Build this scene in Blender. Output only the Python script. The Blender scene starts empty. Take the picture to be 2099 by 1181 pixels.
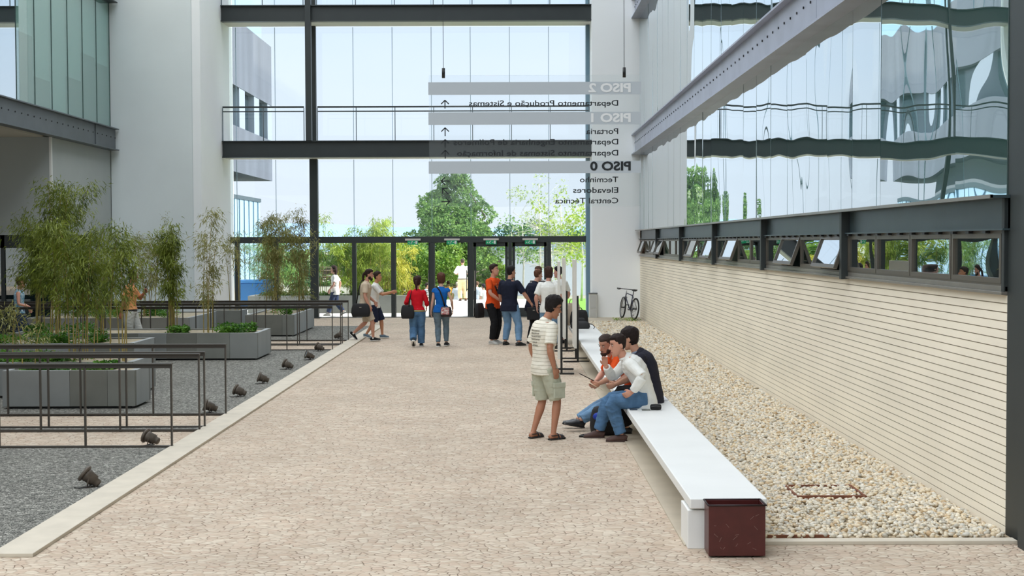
import bpy, math, random
import numpy as np
from mathutils import Vector, Matrix, noise, Euler
R = math.radians
random.seed(7)
C = bpy.context.scene.collection
F = 2800.0; HC = 2.4
# ------------------------------------------------------------------ camera
cd = bpy.data.cameras.new('camera'); cam = bpy.data.objects.new('camera', cd); C.objects.link(cam)
cd.sensor_width = 36; cd.lens = 36 * F / 2099; cd.clip_end = 3000
cam.location = (0, 0, HC)
cam.rotation_euler = (Matrix.Rotation(R(-0.05), 3, 'Z') @ Matrix.Rotation(R(90 - 1.912), 3, 'X') @ Matrix.Rotation(R(-0.2), 3, 'Z')).to_euler()
bpy.context.scene.camera = cam
# ------------------------------------------------------------------ world, sun, exposure
sc = bpy.context.scene
sc.view_settings.view_transform = 'Standard'; sc.view_settings.look = 'None'
sc.view_settings.gamma = 1; sc.view_settings.exposure = 0.0; sc.view_settings.use_curve_mapping = False
sc.cycles.max_bounces = 10; sc.cycles.transparent_max_bounces = 24
sc.cycles.glossy_bounces = 6; sc.cycles.diffuse_bounces = 4; sc.cycles.caustics_reflective = False; sc.cycles.caustics_refractive = False
w = bpy.data.worlds.new('sky'); sc.world = w; w.use_nodes = True
nt = w.node_tree; bg = nt.nodes['Background']
tc = nt.nodes.new('ShaderNodeTexCoord'); sp = nt.nodes.new('ShaderNodeSeparateXYZ')
nt.links.new(tc.outputs['Generated'], sp.inputs[0])
rp = nt.nodes.new('ShaderNodeValToRGB'); nt.links.new(sp.outputs[2], rp.inputs[0])
e = rp.color_ramp.elements
e[0].position = 0.0; e[0].color = (0.34, 0.36, 0.37, 1)
e[1].position = 1.0; e[1].color = (.94, .98, 1.05, 1)
for p_, c_ in ((0.004, (0.375, 0.40, 0.42, 1)), (0.10, (0.35, 0.39, 0.425, 1)), (0.2, (0.29, 0.36, 0.43, 1)), (0.45, (.64, .71, .79, 1)), (0.7, (.90, .95, 1.0, 1))):
    q = rp.color_ramp.elements.new(p_); q.color = c_
cn = nt.nodes.new('ShaderNodeTexNoise'); cn.inputs['Scale'].default_value = 3.0; cn.inputs['Detail'].default_value = 5
mpn = nt.nodes.new('ShaderNodeMapping'); mpn.inputs['Scale'].default_value = (1, 1, 4)
nt.links.new(tc.outputs['Generated'], mpn.inputs[0]); nt.links.new(mpn.outputs[0], cn.inputs['Vector'])
cr = nt.nodes.new('ShaderNodeMapRange'); cr.inputs[1].default_value = .4; cr.inputs[2].default_value = .75; cr.inputs[3].default_value = 0.0; cr.inputs[4].default_value = .45
nt.links.new(cn.outputs[0], cr.inputs[0])
mx = nt.nodes.new('ShaderNodeMixRGB'); mx.inputs[2].default_value = (.40, .42, .43, 1)
nt.links.new(cr.outputs[0], mx.inputs[0]); nt.links.new(rp.outputs[0], mx.inputs[1])
mxx = nt.nodes.new('ShaderNodeMixRGB'); mxx.blend_type = 'LIGHTEN'; mxx.inputs[0].default_value = 1
nt.links.new(mx.outputs[0], mxx.inputs[1]); nt.links.new(rp.outputs[0], mxx.inputs[2])
nt.links.new(mxx.outputs[0], bg.inputs[0]); bg.inputs[1].default_value = 2.6
sd = bpy.data.lights.new('sun', 'SUN'); so = bpy.data.objects.new('sun', sd); C.objects.link(so)
sd.energy = 7.5; sd.angle = R(1.0); sd.color = (1, .96, .88)
so.rotation_euler = (0, R(54), 0)      # from +X, 36 degrees up

# ------------------------------------------------------------------ mesh helpers
class MB:
    def __init__(s): s.V = []; s.Fc = []
    def add(s, vs, fs):
        n = len(s.V); s.V += [tuple(v) for v in vs]; s.Fc += [tuple(i + n for i in f) for f in fs]; return s
    def box(s, x0, x1, y0, y1, z0, z1):
        return s.add([(x0,y0,z0),(x1,y0,z0),(x1,y1,z0),(x0,y1,z0),(x0,y0,z1),(x1,y0,z1),(x1,y1,z1),(x0,y1,z1)],
                     [(0,3,2,1),(4,5,6,7),(0,1,5,4),(1,2,6,5),(2,3,7,6),(3,0,4,7)])
    def obox(s, c, size, rot=None):
        M = rot if rot is not None else Matrix.Identity(3)
        a, b, d = size[0]/2, size[1]/2, size[2]/2; c = Vector(c)
        return s.add([c + M @ Vector(p) for p in [(-a,-b,-d),(a,-b,-d),(a,b,-d),(-a,b,-d),(-a,-b,d),(a,-b,d),(a,b,d),(-a,b,d)]],
                     [(0,3,2,1),(4,5,6,7),(0,1,5,4),(1,2,6,5),(2,3,7,6),(3,0,4,7)])
    def loft(s, pts, rad, ref=(0,0,1), n=14, cap=True):
        pts = [Vector(p) for p in pts]; rings = []; m = len(pts)
        rf = Vector(ref).normalized()
        for i, p in enumerate(pts):
            t = (pts[min(i+1, m-1)] - pts[max(i-1, 0)])
            t = t.normalized() if t.length > 1e-9 else Vector((0,0,1))
            u = rf - t * rf.dot(t)
            if u.length < 1e-3: u = Vector((1,0.01,0)) - t * t.x
            u.normalize(); v = t.cross(u)
            r = rad[i]; ru, rv = (r, r) if not isinstance(r, (tuple, list)) else r
            rings.append([p + u*ru*math.cos(2*math.pi*k/n) + v*rv*math.sin(2*math.pi*k/n) for k in range(n)])
        return s.rings(rings, cap)
    def rings(s, rings, cap=True):
        n = len(rings[0]); vs = [v for r in rings for v in r]; fs = []
        for i in range(len(rings)-1):
            for k in range(n):
                k2 = (k+1) % n
                fs.append((i*n+k, i*n+k2, (i+1)*n+k2, (i+1)*n+k))
        if cap:
            fs.append(tuple(range(n-1, -1, -1))); b = (len(rings)-1)*n; fs.append(tuple(b+k for k in range(n)))
        return s.add(vs, fs)
    def cyl(s, p0, p1, r, n=12, r1=None):
        return s.loft([p0, p1], [r, r if r1 is None else r1], (0,0,1) if abs((Vector(p1)-Vector(p0)).normalized().z) < .9 else (1,0,0), n)
    def tube(s, pts, r, n=8):
        return s.loft(pts, [r]*len(pts), (0.123,0.31,.9), n)
    def ball(s, c, r, n=12, rot=None):
        c = Vector(c); r = (r,r,r) if not isinstance(r, (tuple,list)) else r
        M = rot if rot is not None else Matrix.Identity(3)
        rg = []
        for i in range(1, n//2+2):
            th = math.pi*(i-.5)/(n//2+1)
            rg.append([c + M @ Vector((r[0]*math.sin(th)*math.cos(2*math.pi*k/n), r[1]*math.sin(th)*math.sin(2*math.pi*k/n), -r[2]*math.cos(th))) for k in range(n)])
        return s.rings(rg)
    def lathe(s, prof, c=(0,0,0), rot=None, n=20):
        c = Vector(c); M = rot if rot is not None else Matrix.Identity(3)
        return s.rings([[c + M @ Vector((r*math.cos(2*math.pi*k/n), r*math.sin(2*math.pi*k/n), z)) for k in range(n)] for r, z in prof])
    def mesh(s, name):
        me = bpy.data.meshes.new(name); me.from_pydata(s.V, [], s.Fc); me.update(); return me
    def build(s, name, mat, parent=None, smooth=False, bevel=0, loc=None):
        """vertices are given in world space (or in the parent's space for rotated parents)"""
        if parent is not None and parent.get('_w', 1):
            L = parent['_o'] if '_o' in parent else (0,0,0)
            s.V = [(v[0]-L[0], v[1]-L[1], v[2]-L[2]) for v in s.V]
        me = s.mesh(name)
        if mat: me.materials.append(mat)
        return link(name, me, parent, smooth, bevel)
def link(name, me, parent=None, smooth=False, bevel=0):
    o = bpy.data.objects.new(name, me); C.objects.link(o)
    if parent is not None: o.parent = parent
    if smooth:
        for p in me.polygons: p.use_smooth = True
    if bevel:
        b = o.modifiers.new('b', 'BEVEL'); b.width = bevel; b.segments = 2; b.limit_method = 'ANGLE'
    return o
TEMPK = []
def thing(name, loc, label, cat, group=None, rz=0, world=True):
    o = bpy.data.objects.new(name, None); C.objects.link(o); o.location = loc; o.rotation_euler = (0,0,rz); o.empty_display_size = .1
    o['_w'] = 1 if world else 0; o['_o'] = tuple(loc); TEMPK.append(o)
    return tag(o, label, cat, group)
def tag(o, label, cat, group=None, kind=None):
    o['label'] = label; o['category'] = cat
    if group: o['group'] = group
    if kind: o['kind'] = kind
    return o
def struct(name, mb, m, label=None, bevel=0, smooth=False):
    o = mb.build(name, m, None, smooth, bevel); o['kind'] = 'structure'
    if label: o['label'] = label
    return o

# ------------------------------------------------------------------ materials
def srgb(c):
    return tuple(((v/255)/12.92 if v/255 <= .04045 else ((v/255+.055)/1.055)**2.4) for v in c) + (1,)
MATS = {}
def mat(name, col, rough=.6, metal=0, var=0, vscale=5, bump=0, bscale=40, spec=.5, stretch=None, col2=None, detail=4):
    if name in MATS: return MATS[name]
    m = bpy.data.materials.new(name); m.use_nodes = True; t = m.node_tree; b = t.nodes['Principled BSDF']
    c = srgb(col); b.inputs['Base Color'].default_value = c; b.inputs['Roughness'].default_value = rough
    b.inputs['Metallic'].default_value = metal; b.inputs['Specular IOR Level'].default_value = spec
    if var or bump or col2:
        tcn = t.nodes.new('ShaderNodeTexCoord'); mp = t.nodes.new('ShaderNodeMapping'); t.links.new(tcn.outputs['Object'], mp.inputs[0])
        if stretch: mp.inputs['Scale'].default_value = stretch
        if var or col2:
            n = t.nodes.new('ShaderNodeTexNoise'); n.inputs['Scale'].default_value = vscale; n.inputs['Detail'].default_value = detail
            t.links.new(mp.outputs[0], n.inputs['Vector'])
            r = t.nodes.new('ShaderNodeValToRGB'); t.links.new(n.outputs[0], r.inputs[0])
            c2 = srgb(col2) if col2 else tuple(x*(1+var) for x in c[:3])+(1,)
            c1 = c if col2 else tuple(x*(1-var) for x in c[:3])+(1,)
            r.color_ramp.elements[0].position = .32; r.color_ramp.elements[0].color = c1
            r.color_ramp.elements[1].position = .68; r.color_ramp.elements[1].color = c2
            t.links.new(r.outputs[0], b.inputs['Base Color'])
        if bump:
            n2 = t.nodes.new('ShaderNodeTexNoise'); n2.inputs['Scale'].default_value = bscale; n2.inputs['Detail'].default_value = 4
            t.links.new(tcn.outputs['Object'], n2.inputs['Vector'])
            bp = t.nodes.new('ShaderNodeBump'); bp.inputs['Strength'].default_value = bump; bp.inputs['Distance'].default_value = .01
            t.links.new(n2.outputs[0], bp.inputs['Height']); t.links.new(bp.outputs[0], b.inputs['Normal'])
    MATS[name] = m; return m
def glass(name, tint=(.93,.97,1), refl=.12, body=0, bodycol=(90,120,120), wave=0, rough=0, wscale=(1,1,1), steep=None):
    """thin pane: part seen through, part mirrored, part its own body colour"""
    if name in MATS: return MATS[name]
    m = bpy.data.materials.new(name); m.use_nodes = True; t = m.node_tree; t.nodes.clear()
    out = t.nodes.new('ShaderNodeOutputMaterial'); tr = t.nodes.new('ShaderNodeBsdfTransparent'); tr.inputs[0].default_value = (*tint, 1)
    gl = t.nodes.new('ShaderNodeBsdfGlossy'); gl.inputs['Roughness'].default_value = rough; gl.inputs[0].default_value = (.94,.98,1,1)
    di = t.nodes.new('ShaderNodeBsdfDiffuse'); di.inputs[0].default_value = srgb(bodycol)
    m1 = t.nodes.new('ShaderNodeMixShader'); m1.inputs[0].default_value = body
    t.links.new(tr.outputs[0], m1.inputs[1]); t.links.new(di.outputs[0], m1.inputs[2])
    m2 = t.nodes.new('ShaderNodeMixShader'); t.links.new(m1.outputs[0], m2.inputs[1]); t.links.new(gl.outputs[0], m2.inputs[2])
    lw = t.nodes.new('ShaderNodeLayerWeight'); lw.inputs[0].default_value = .5
    mr = t.nodes.new('ShaderNodeMapRange'); mr.inputs[3].default_value = refl; mr.inputs[4].default_value = min(1, refl+.35)
    if steep: mr.inputs[1].default_value, mr.inputs[2].default_value, mr.inputs[3].default_value, mr.inputs[4].default_value = steep
    t.links.new(lw.outputs['Facing'], mr.inputs[0]); t.links.new(mr.outputs[0], m2.inputs[0])
    if wave:
        tcn = t.nodes.new('ShaderNodeTexCoord'); mp = t.nodes.new('ShaderNodeMapping'); mp.inputs['Scale'].default_value = wscale
        t.links.new(tcn.outputs['Object'], mp.inputs[0]); n = t.nodes.new('ShaderNodeTexNoise'); n.inputs['Scale'].default_value = 1; n.inputs['Detail'].default_value = 0
        t.links.new(mp.outputs[0], n.inputs['Vector']); bp = t.nodes.new('ShaderNodeBump'); bp.inputs['Strength'].default_value = 1; bp.inputs['Distance'].default_value = wave
        t.links.new(n.outputs[0], bp.inputs['Height']); t.links.new(bp.outputs[0], gl.inputs['Normal'])
    t.links.new(m2.outputs[0], out.inputs[0]); MATS[name] = m; return m
def stones(name, cell, cols, joint, jw=.06, bumpd=.006, rough=.8, jitter=1, sc=(1,1,1)):
    """voronoi stones: flat-topped cells with dark joints and a colour per stone"""
    m = bpy.data.materials.new(name); m.use_nodes = True; t = m.node_tree; b = t.nodes['Principled BSDF']; b.inputs['Roughness'].default_value = rough
    b.inputs['Specular IOR Level'].default_value = .25
    tcn = t.nodes.new('ShaderNodeTexCoord'); mp = t.nodes.new('ShaderNodeMapping'); mp.inputs['Scale'].default_value = sc; t.links.new(tcn.outputs['Object'], mp.inputs[0])
    ns = t.nodes.new('ShaderNodeTexNoise'); ns.inputs['Scale'].default_value = 1.3; t.links.new(mp.outputs[0], ns.inputs['Vector'])
    va = t.nodes.new('ShaderNodeVectorMath'); va.operation = 'MULTIPLY_ADD'; va.inputs[1].default_value = (.15,.15,0); t.links.new(ns.outputs['Color'], va.inputs[0]); t.links.new(mp.outputs[0], va.inputs[2])
    v1 = t.nodes.new('ShaderNodeTexVoronoi'); v1.voronoi_dimensions = '2D'; v1.inputs['Scale'].default_value = 1/cell; v1.inputs['Randomness'].default_value = jitter
    v2 = t.nodes.new('ShaderNodeTexVoronoi'); v2.voronoi_dimensions = '2D'; v2.feature = 'DISTANCE_TO_EDGE'; v2.inputs['Scale'].default_value = 1/cell; v2.inputs['Randomness'].default_value = jitter
    for v in (v1, v2): t.links.new(va.outputs[0], v.inputs['Vector'])
    sepc = t.nodes.new('ShaderNodeSeparateColor'); t.links.new(v1.outputs['Color'], sepc.inputs[0])
    r = t.nodes.new('ShaderNodeValToRGB'); t.links.new(sepc.outputs[0], r.inputs[0]); els = r.color_ramp.elements
    els[0].color = srgb(cols[0]); els[1].color = srgb(cols[-1])
    for i, cc in enumerate(cols[1:-1]): q = els.new((i+1)/(len(cols)-1)); q.color = srgb(cc)
    big = t.nodes.new('ShaderNodeTexNoise'); big.inputs['Scale'].default_value = .7; big.inputs['Detail'].default_value = 5; t.links.new(tcn.outputs['Object'], big.inputs['Vector'])
    bm = t.nodes.new('ShaderNodeMapRange'); bm.inputs[1].default_value = .3; bm.inputs[2].default_value = .7; bm.inputs[3].default_value = .9; bm.inputs[4].default_value = 1.08; t.links.new(big.outputs[0], bm.inputs[0])
    mul = t.nodes.new('ShaderNodeVectorMath'); mul.operation = 'SCALE'; t.links.new(r.outputs[0], mul.inputs[0]); t.links.new(bm.outputs[0], mul.inputs['Scale'])
    jr = t.nodes.new('ShaderNodeMapRange'); jr.inputs[1].default_value = jw*.4; jr.inputs[2].default_value = jw; t.links.new(v2.outputs[0], jr.inputs[0])
    nj = t.nodes.new('ShaderNodeTexNoise'); nj.inputs['Scale'].default_value = .45/cell; t.links.new(mp.outputs[0], nj.inputs['Vector'])
    nr = t.nodes.new('ShaderNodeMapRange'); nr.inputs[1].default_value = .42; nr.inputs[2].default_value = .62; nr.inputs[3].default_value = .85; nr.inputs[4].default_value = 0; t.links.new(nj.outputs[0], nr.inputs[0])
    mxj = t.nodes.new('ShaderNodeMath'); mxj.operation = 'MAXIMUM'; t.links.new(jr.outputs[0], mxj.inputs[0]); t.links.new(nr.outputs[0], mxj.inputs[1])
    mixc = t.nodes.new('ShaderNodeMixRGB'); mixc.inputs[1].default_value = srgb(joint); t.links.new(mxj.outputs[0], mixc.inputs[0]); t.links.new(mul.outputs[0], mixc.inputs[2])
    t.links.new(mixc.outputs[0], b.inputs['Base Color'])
    hr = t.nodes.new('ShaderNodeMapRange'); hr.inputs[2].default_value = .22; hr.interpolation_type = 'SMOOTHSTEP'; t.links.new(v2.outputs[0], hr.inputs[0])
    ad = t.nodes.new('ShaderNodeMath'); ad.operation = 'MULTIPLY_ADD'; ad.inputs[1].default_value = .5; t.links.new(sepc.outputs[1], ad.inputs[0]); t.links.new(hr.outputs[0], ad.inputs[2])
    bp = t.nodes.new('ShaderNodeBump'); bp.inputs['Distance'].default_value = bumpd; bp.inputs['Strength'].default_value = .8
    t.links.new(ad.outputs[0], bp.inputs['Height']); t.links.new(bp.outputs[0], b.inputs['Normal'])
    MATS[name] = m; return m
def leafmat(name, c1, c2):
    if name in MATS: return MATS[name]
    m = bpy.data.materials.new(name); m.use_nodes = True; t = m.node_tree; b = t.nodes['Principled BSDF']; out = t.nodes['Material Output']
    gi = t.nodes.new('ShaderNodeTexCoord'); n = t.nodes.new('ShaderNodeTexNoise'); n.inputs['Scale'].default_value = 3.5; n.inputs['Detail'].default_value = 6
    t.links.new(gi.outputs['Object'], n.inputs['Vector'])
    r = t.nodes.new('ShaderNodeValToRGB'); r.color_ramp.elements[0].position = .35; r.color_ramp.elements[1].position = .65
    r.color_ramp.elements[0].color = srgb(c1); r.color_ramp.elements[1].color = srgb(c2)
    t.links.new(n.outputs[0], r.inputs[0]); t.links.new(r.outputs[0], b.inputs['Base Color']); b.inputs['Roughness'].default_value = .55
    tl = t.nodes.new('ShaderNodeBsdfTranslucent'); t.links.new(r.outputs[0], tl.inputs[0])
    mxs = t.nodes.new('ShaderNodeMixShader'); mxs.inputs[0].default_value = .35; t.links.new(b.outputs[0], mxs.inputs[1]); t.links.new(tl.outputs[0], mxs.inputs[2])
    t.links.new(mxs.outputs[0], out.inputs[0]); MATS[name] = m; return m
PIERW = mat('lit_white_render', (248,250,250), .8, var=.02, vscale=.6)  # white render, lightened where more light falls beside the glass front
WHITE = mat('white_render', (226,233,233), .85, var=.035, vscale=.6, bump=.05, bscale=60)
STEEL = mat('dark_steel', (44,50,50), .45, var=.06, vscale=3)
STEELB = mat('blue_black_steel', (58,72,76), .35, var=.12, vscale=2, bump=.03, bscale=15)
STEELG = mat('grey_painted_steel', (160,165,180), .4, var=.08, vscale=2)
RAILM = mat('brown_black_rail_paint', (62,57,50), .45)
ALU = mat('aluminium', (150,145,136), .35, metal=.6, var=.1, vscale=2)
CONC = mat('grey_concrete', (128,130,126), .85, var=.12, vscale=1.6, bump=.1, bscale=60)
KERB = mat('granite_kerb', (208,198,180), .8, var=.06, vscale=4, bump=.1, bscale=90)
BENCHM = mat('white_concrete', (236,236,232), .45, var=.02, vscale=2, bump=.03, bscale=30)
BLACK = mat('black_cloth', (22,22,24), .8)
BLACKP = mat('black_plastic', (20,20,20), .4)
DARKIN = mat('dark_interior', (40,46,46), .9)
PAVE = stones('cobble_paving', .062, [(190,170,148),(204,188,168),(196,174,153),(212,198,178),(200,182,162)], (128,108,90), .085, .004, sc=(.8,1.1,1))
GRAV = stones('grey_gravel', .026, [(90,90,84),(158,156,146),(116,115,108),(196,193,182),(136,134,126)], (62,64,60), .12, .014)
# ------------------------------------------------------------------ ground
struct('floor', MB().box(-30, 4.02, -8, 44.0, -.2, 0), PAVE, 'beige cobbled floor of the court')
CONCG = mat('pale_plaza_concrete', (246,242,232), .85, var=.04, vscale=.5)
struct('plaza', MB().box(-45, 45, 44.0, 57.5, -1.6, 0), CONCG, 'bright paved terrace beyond the glass front')
GRASS = mat('lawn_grass', (112,170,50), .9, var=.2, vscale=3, bump=.4, bscale=40)
struct('meadow', MB().box(-300, 300, 57.5, 700, -2, -1.3), mat('far_meadow', (138,138,120), .95, var=.2, vscale=.08), 'lower green ground beyond the terrace')
tag(MB().box(1.75, 30, 45.6, 57.4, 0, .03).build('lawn', GRASS), 'bright green lawn outside the glass, right of the doors', 'grass', kind='stuff')
GX0 = -22
def slab(name, y0, y1, m, lab, x0=GX0, x1=-4.0, z=.015): return struct(name, MB().box(x0, x1, y0, y1, 0, z), m, lab)
slab('gravel_bed', 10.6, 15.9, GRAV, 'dark grey gravel bed in front of the first railing')
slab('gravel_bed', 17.42, 17.66, GRAV, 'narrow gravel strip between the two footbridge railings')
slab('gravel_bed', 19.02, 30.35, GRAV, 'dark grey gravel bed around the concrete planters')
slab('gravel_bed', 33.45, 39.3, GRAV, 'gravel bed near the glass front')
kb = MB()
y = 10.4
while y < 39.2:
    y2 = min(y + 1.42, 39.3); kb.box(-4.0, -3.67, y, y2-.004, 0, .03); y = y2
struct('kerb', kb, KERB, 'pale granite kerb along the gravel', bevel=.004)
BASES = mat('beige_concrete_strip', (190,178,158), .85, var=.08, vscale=2, bump=.1, bscale=80)
struct('bench_strip', MB().box(1.36, 2.0, 10.7, 34, 0, .012), BASES, 'beige concrete strip under the long bench')
struct('kerb', MB().box(2.0, 4.0, 10.72, 10.84, 0, .03), KERB, 'narrow pale kerb at the near end of the pebble bed', bevel=.004)
struct('step', MB().box(1.3, 4.0, 40.6, 42.45, 0, .06), BASES, 'low concrete step before the white pier', bevel=.006)
struct('pebble_base', MB().box(2.0, 4.0, 10.84, 40.6, 0, .02), mat('sand', (176,158,130), .95, var=.15, vscale=30), 'sandy bed under the pebbles')
struct('door_sill', MB().box(-8.9, 2.5, 43.7, 44.1, 0, .02), mat('sill_steel', (120,118,112), .5), 'metal threshold of the glass front')

# river pebbles (uncountable) : one mesh
def pebbles():
    rng = np.random.default_rng(3)
    nu, nv = 7, 4
    th = np.linspace(0.12, math.pi-0.12, nv+1); ph = np.arange(nu)/nu*2*math.pi
    base = np.array([(math.sin(t)*math.cos(p), math.sin(t)*math.sin(p), math.cos(t)) for t in th for p in ph])
    fs = []
    for i in range(nv):
        for k in range(nu):
            k2 = (k+1) % nu; fs.append((i*nu+k, (i+1)*nu+k, (i+1)*nu+k2, i*nu+k2))
    fs = np.array(fs)
    P = []
    def region(y0, y1, dens, r0, r1):
        n = int((y1-y0)*1.98*dens)
        P.append(np.c_[rng.uniform(2.04, 3.965, n), rng.uniform(y0, y1, n), rng.uniform(.018, .05, n), rng.uniform(r0, r1, n)])
    region(10.86, 16, 1150, .014, .03); region(16, 24, 800, .016, .032); region(24, 40.5, 420, .02, .04)
    P = np.concatenate(P); n = len(P)
    sc_ = np.c_[rng.uniform(.8,1.35,n), rng.uniform(.7,1.0,n), rng.uniform(.45,.75,n)]*P[:,3:4]
    az = rng.uniform(0, 2*math.pi, n); tl = rng.normal(0, .35, n)
    v = base[None]*sc_[:,None,:]*(1+rng.normal(0,.07,(n,len(base),1)))
    ca, sa, ct, st = np.cos(az)[:,None], np.sin(az)[:,None], np.cos(tl)[:,None], np.sin(tl)[:,None]
    x, y_, z = v[...,0], v[...,1], v[...,2]
    x2 = x*ct + z*st; z2 = -x*st + z*ct
    X = x2*ca - y_*sa; Y = x2*sa + y_*ca
    V = np.stack([X+P[:,0:1], Y+P[:,1:2], z2+P[:,2:3]], -1).reshape(-1,3)
    Fc = (fs[None] + (np.arange(n)*len(base))[:,None,None]).reshape(-1,4)
    me = bpy.data.meshes.new('river_pebbles'); me.vertices.add(len(V)); me.vertices.foreach_set('co', V.ravel().astype(np.float32))
    me.loops.add(Fc.size); me.loops.foreach_set('vertex_index', Fc.ravel().astype(np.int32)); me.polygons.add(len(Fc))
    me.polygons.foreach_set('loop_start', np.arange(0, Fc.size, 4, dtype=np.int32)); me.update(); me.validate()
    me.polygons.foreach_set('use_smooth', np.ones(len(Fc), bool))
    a = me.attributes.new('tone', 'FLOAT', 'FACE'); a.data.foreach_set('value', np.repeat(rng.uniform(0,1,n), len(fs)).astype(np.float32))
    m = bpy.data.materials.new('pebble'); m.use_nodes = True; t = m.node_tree; b = t.nodes['Principled BSDF']; b.inputs['Roughness'].default_value = .6
    at = t.nodes.new('ShaderNodeAttribute'); at.attribute_name = 'tone'; r = t.nodes.new('ShaderNodeValToRGB'); t.links.new(at.outputs['Fac'], r.inputs[0])
    els = r.color_ramp.elements; els[0].color = srgb((176,170,156)); els[1].color = srgb((236,230,216))
    for p_, c_ in ((.2,(218,208,188)),(.4,(222,204,172)),(.55,(200,196,184)),(.7,(232,222,200)),(.82,(212,188,148)),(.9,(188,160,122))):
        q = els.new(p_); q.color = srgb(c_)
    t.links.new(r.outputs[0], b.inputs['Base Color']); me.materials.append(m)
    o = bpy.data.objects.new('river_pebbles', me); C.objects.link(o)
    tag(o, 'bed of rounded cream and grey river pebbles between bench and ribbed wall', 'pebbles', kind='stuff')
pebbles()

# ------------------------------------------------------------------ right wall
WX = 4.02; YB = [11.05+5.2*k for k in range(6)] + [41.9]
BRICK = mat('cream_brick', (248,238,218), .8, var=.05, vscale=1.2, bump=.06, bscale=70, stretch=(1,.6,2))
MORT = mat('dark_mortar', (140,128,110), .9)
def ribbed(y0, y1, z0, z1, x=WX, h=.0715):
    a = MB(); z = z0
    n = round((z1-z0)/h); hh = (z1-z0)/n
    for i in range(n):
        a.box(x, x+.1, y0, y1, z0+i*hh+.0045, z0+(i+1)*hh-.0045)
    return a
struct('wall_right', ribbed(11.05, 42.45, 0, 1.96), BRICK, 'cream ribbed brick wall of the right building')
struct('wall_right_joints', MB().box(WX+.008, WX+.25, 11.05, 42.45, 0, 1.96), MORT, 'recessed joints of the ribbed brick wall')
struct('wall_right', ribbed(41.95, 42.45, 1.97, 9.3), mat('brown_brick', (150,120,98), .8), 'strip of brown ribbed brick beside the white pier')
sill = MB().box(WX-.05, WX+.2, 11.05, 42.4, 1.96, 1.985).box(WX-.02, WX+.2, 11.05, 42.4, 1.985, 2.03)
struct('trim_1', sill, ALU, 'metal sill under the strip of low windows', bevel=.003)
# lower beam over the windows
bm_ = MB().box(WX-.16, WX+.2, 11.0, 42.4, 2.745, 2.77).box(WX-.0, WX+.02, 11.0, 42.4, 2.5, 2.745).box(WX-.06, WX+.2, 11.0, 42.4, 2.485, 2.5)
struct('trim_2', bm_, STEELB, 'blue black steel beam above the strip of low windows')
struct('trim_2_edge', MB().box(WX-.165, WX-.14, 11.0, 42.4, 2.742, 2.773), ALU, 'light edge of the lower steel beam')
GLW = glass('clerestory_glass', (.45,.55,.52), .32, .12, (70,80,78), wave=.004, wscale=(1,1.1,1.6))
GLS = glass('sash_glass', (.45,.52,.55), .55, .3, (120,130,135))
PF = mat('window_frame_metal', (106,100,90), .4, metal=.5)
opened = {(0,3):0, (1,0):1, (1,2):1, (2,2):1, (3,0):1, (3,2):1, (4,3):1, (5,0):1, (5,3):1}
for b in range(6):
    y0, y1 = YB[b], YB[b+1]
    root = thing('window_%d' % (b+1), (WX, y0, 2.03), 'strip window bay %s in the low row above the ribbed brick wall' % ['nearest the camera','second from the camera','third from the camera','fourth from the camera','fifth from the camera','farthest from the camera'][b], 'window')
    root['kind'] = 'structure'
    f = MB().box(WX-.02, WX+.06, y0+.06, y1, 2.03, 2.05).box(WX-.02, WX+.06, y0+.06, y1, 2.455, 2.485)
    f.build('window_frame', PF, root)
    pst = MB().box(WX-.10, WX+.16, y0-.05, y0+.05, 1.95, 2.745) if b else MB().box(WX-.03, WX+.1, y0+.0, y0+.06, 1.985, 2.745)
    pst.build('steel_post', STEEL, root, bevel=.004)
    hg = MB()
    for q in range(12): hg.box(WX-.06, WX-.02, y0+.35+q*.42, y0+.43+q*.42, 2.462, 2.482)
    hg.build('hinges', BLACKP, root)
    dy = (y1-y0-.1)/4
    for k in range(4):
        a, c = y0+.08+k*dy, y0+.08+(k+1)*dy-.02
        ang = R(20) if opened.get((b,k)) else 0
        M = Matrix.Rotation(ang, 3, 'Y')
        def P(v): 
            q = M @ Vector((v[0]-WX, 0, v[2]-2.46)); return (q.x+WX, v[1], q.z+2.46)
        s = MB(); d = .045
        s.box(WX-.025, WX+.02, a, c, 2.42, 2.46).box(WX-.025, WX+.02, a, c, 2.05, 2.095).box(WX-.025, WX+.02, a, a+d, 2.095, 2.42).box(WX-.025, WX+.02, c-d, c, 2.095, 2.42)
        s.V = [P(v) for v in s.V]; so_ = s.build('sash', PF, root)
        p = MB().box(WX-.004, WX+.004, a+d, c-d, 2.095, 2.42); p.V = [P(v) for v in p.V]
        pn = p.build('pane', GLS if ang else GLW, root); pn.parent = so_
struct('column_right', MB().box(WX-.06, WX+.5, 10.45, 10.62, 0, 22).box(WX+.0, WX+.5, 10.62, 11.05, 0, 22), STEEL, 'dark steel column at the near end of the right wall', bevel=.004)
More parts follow.
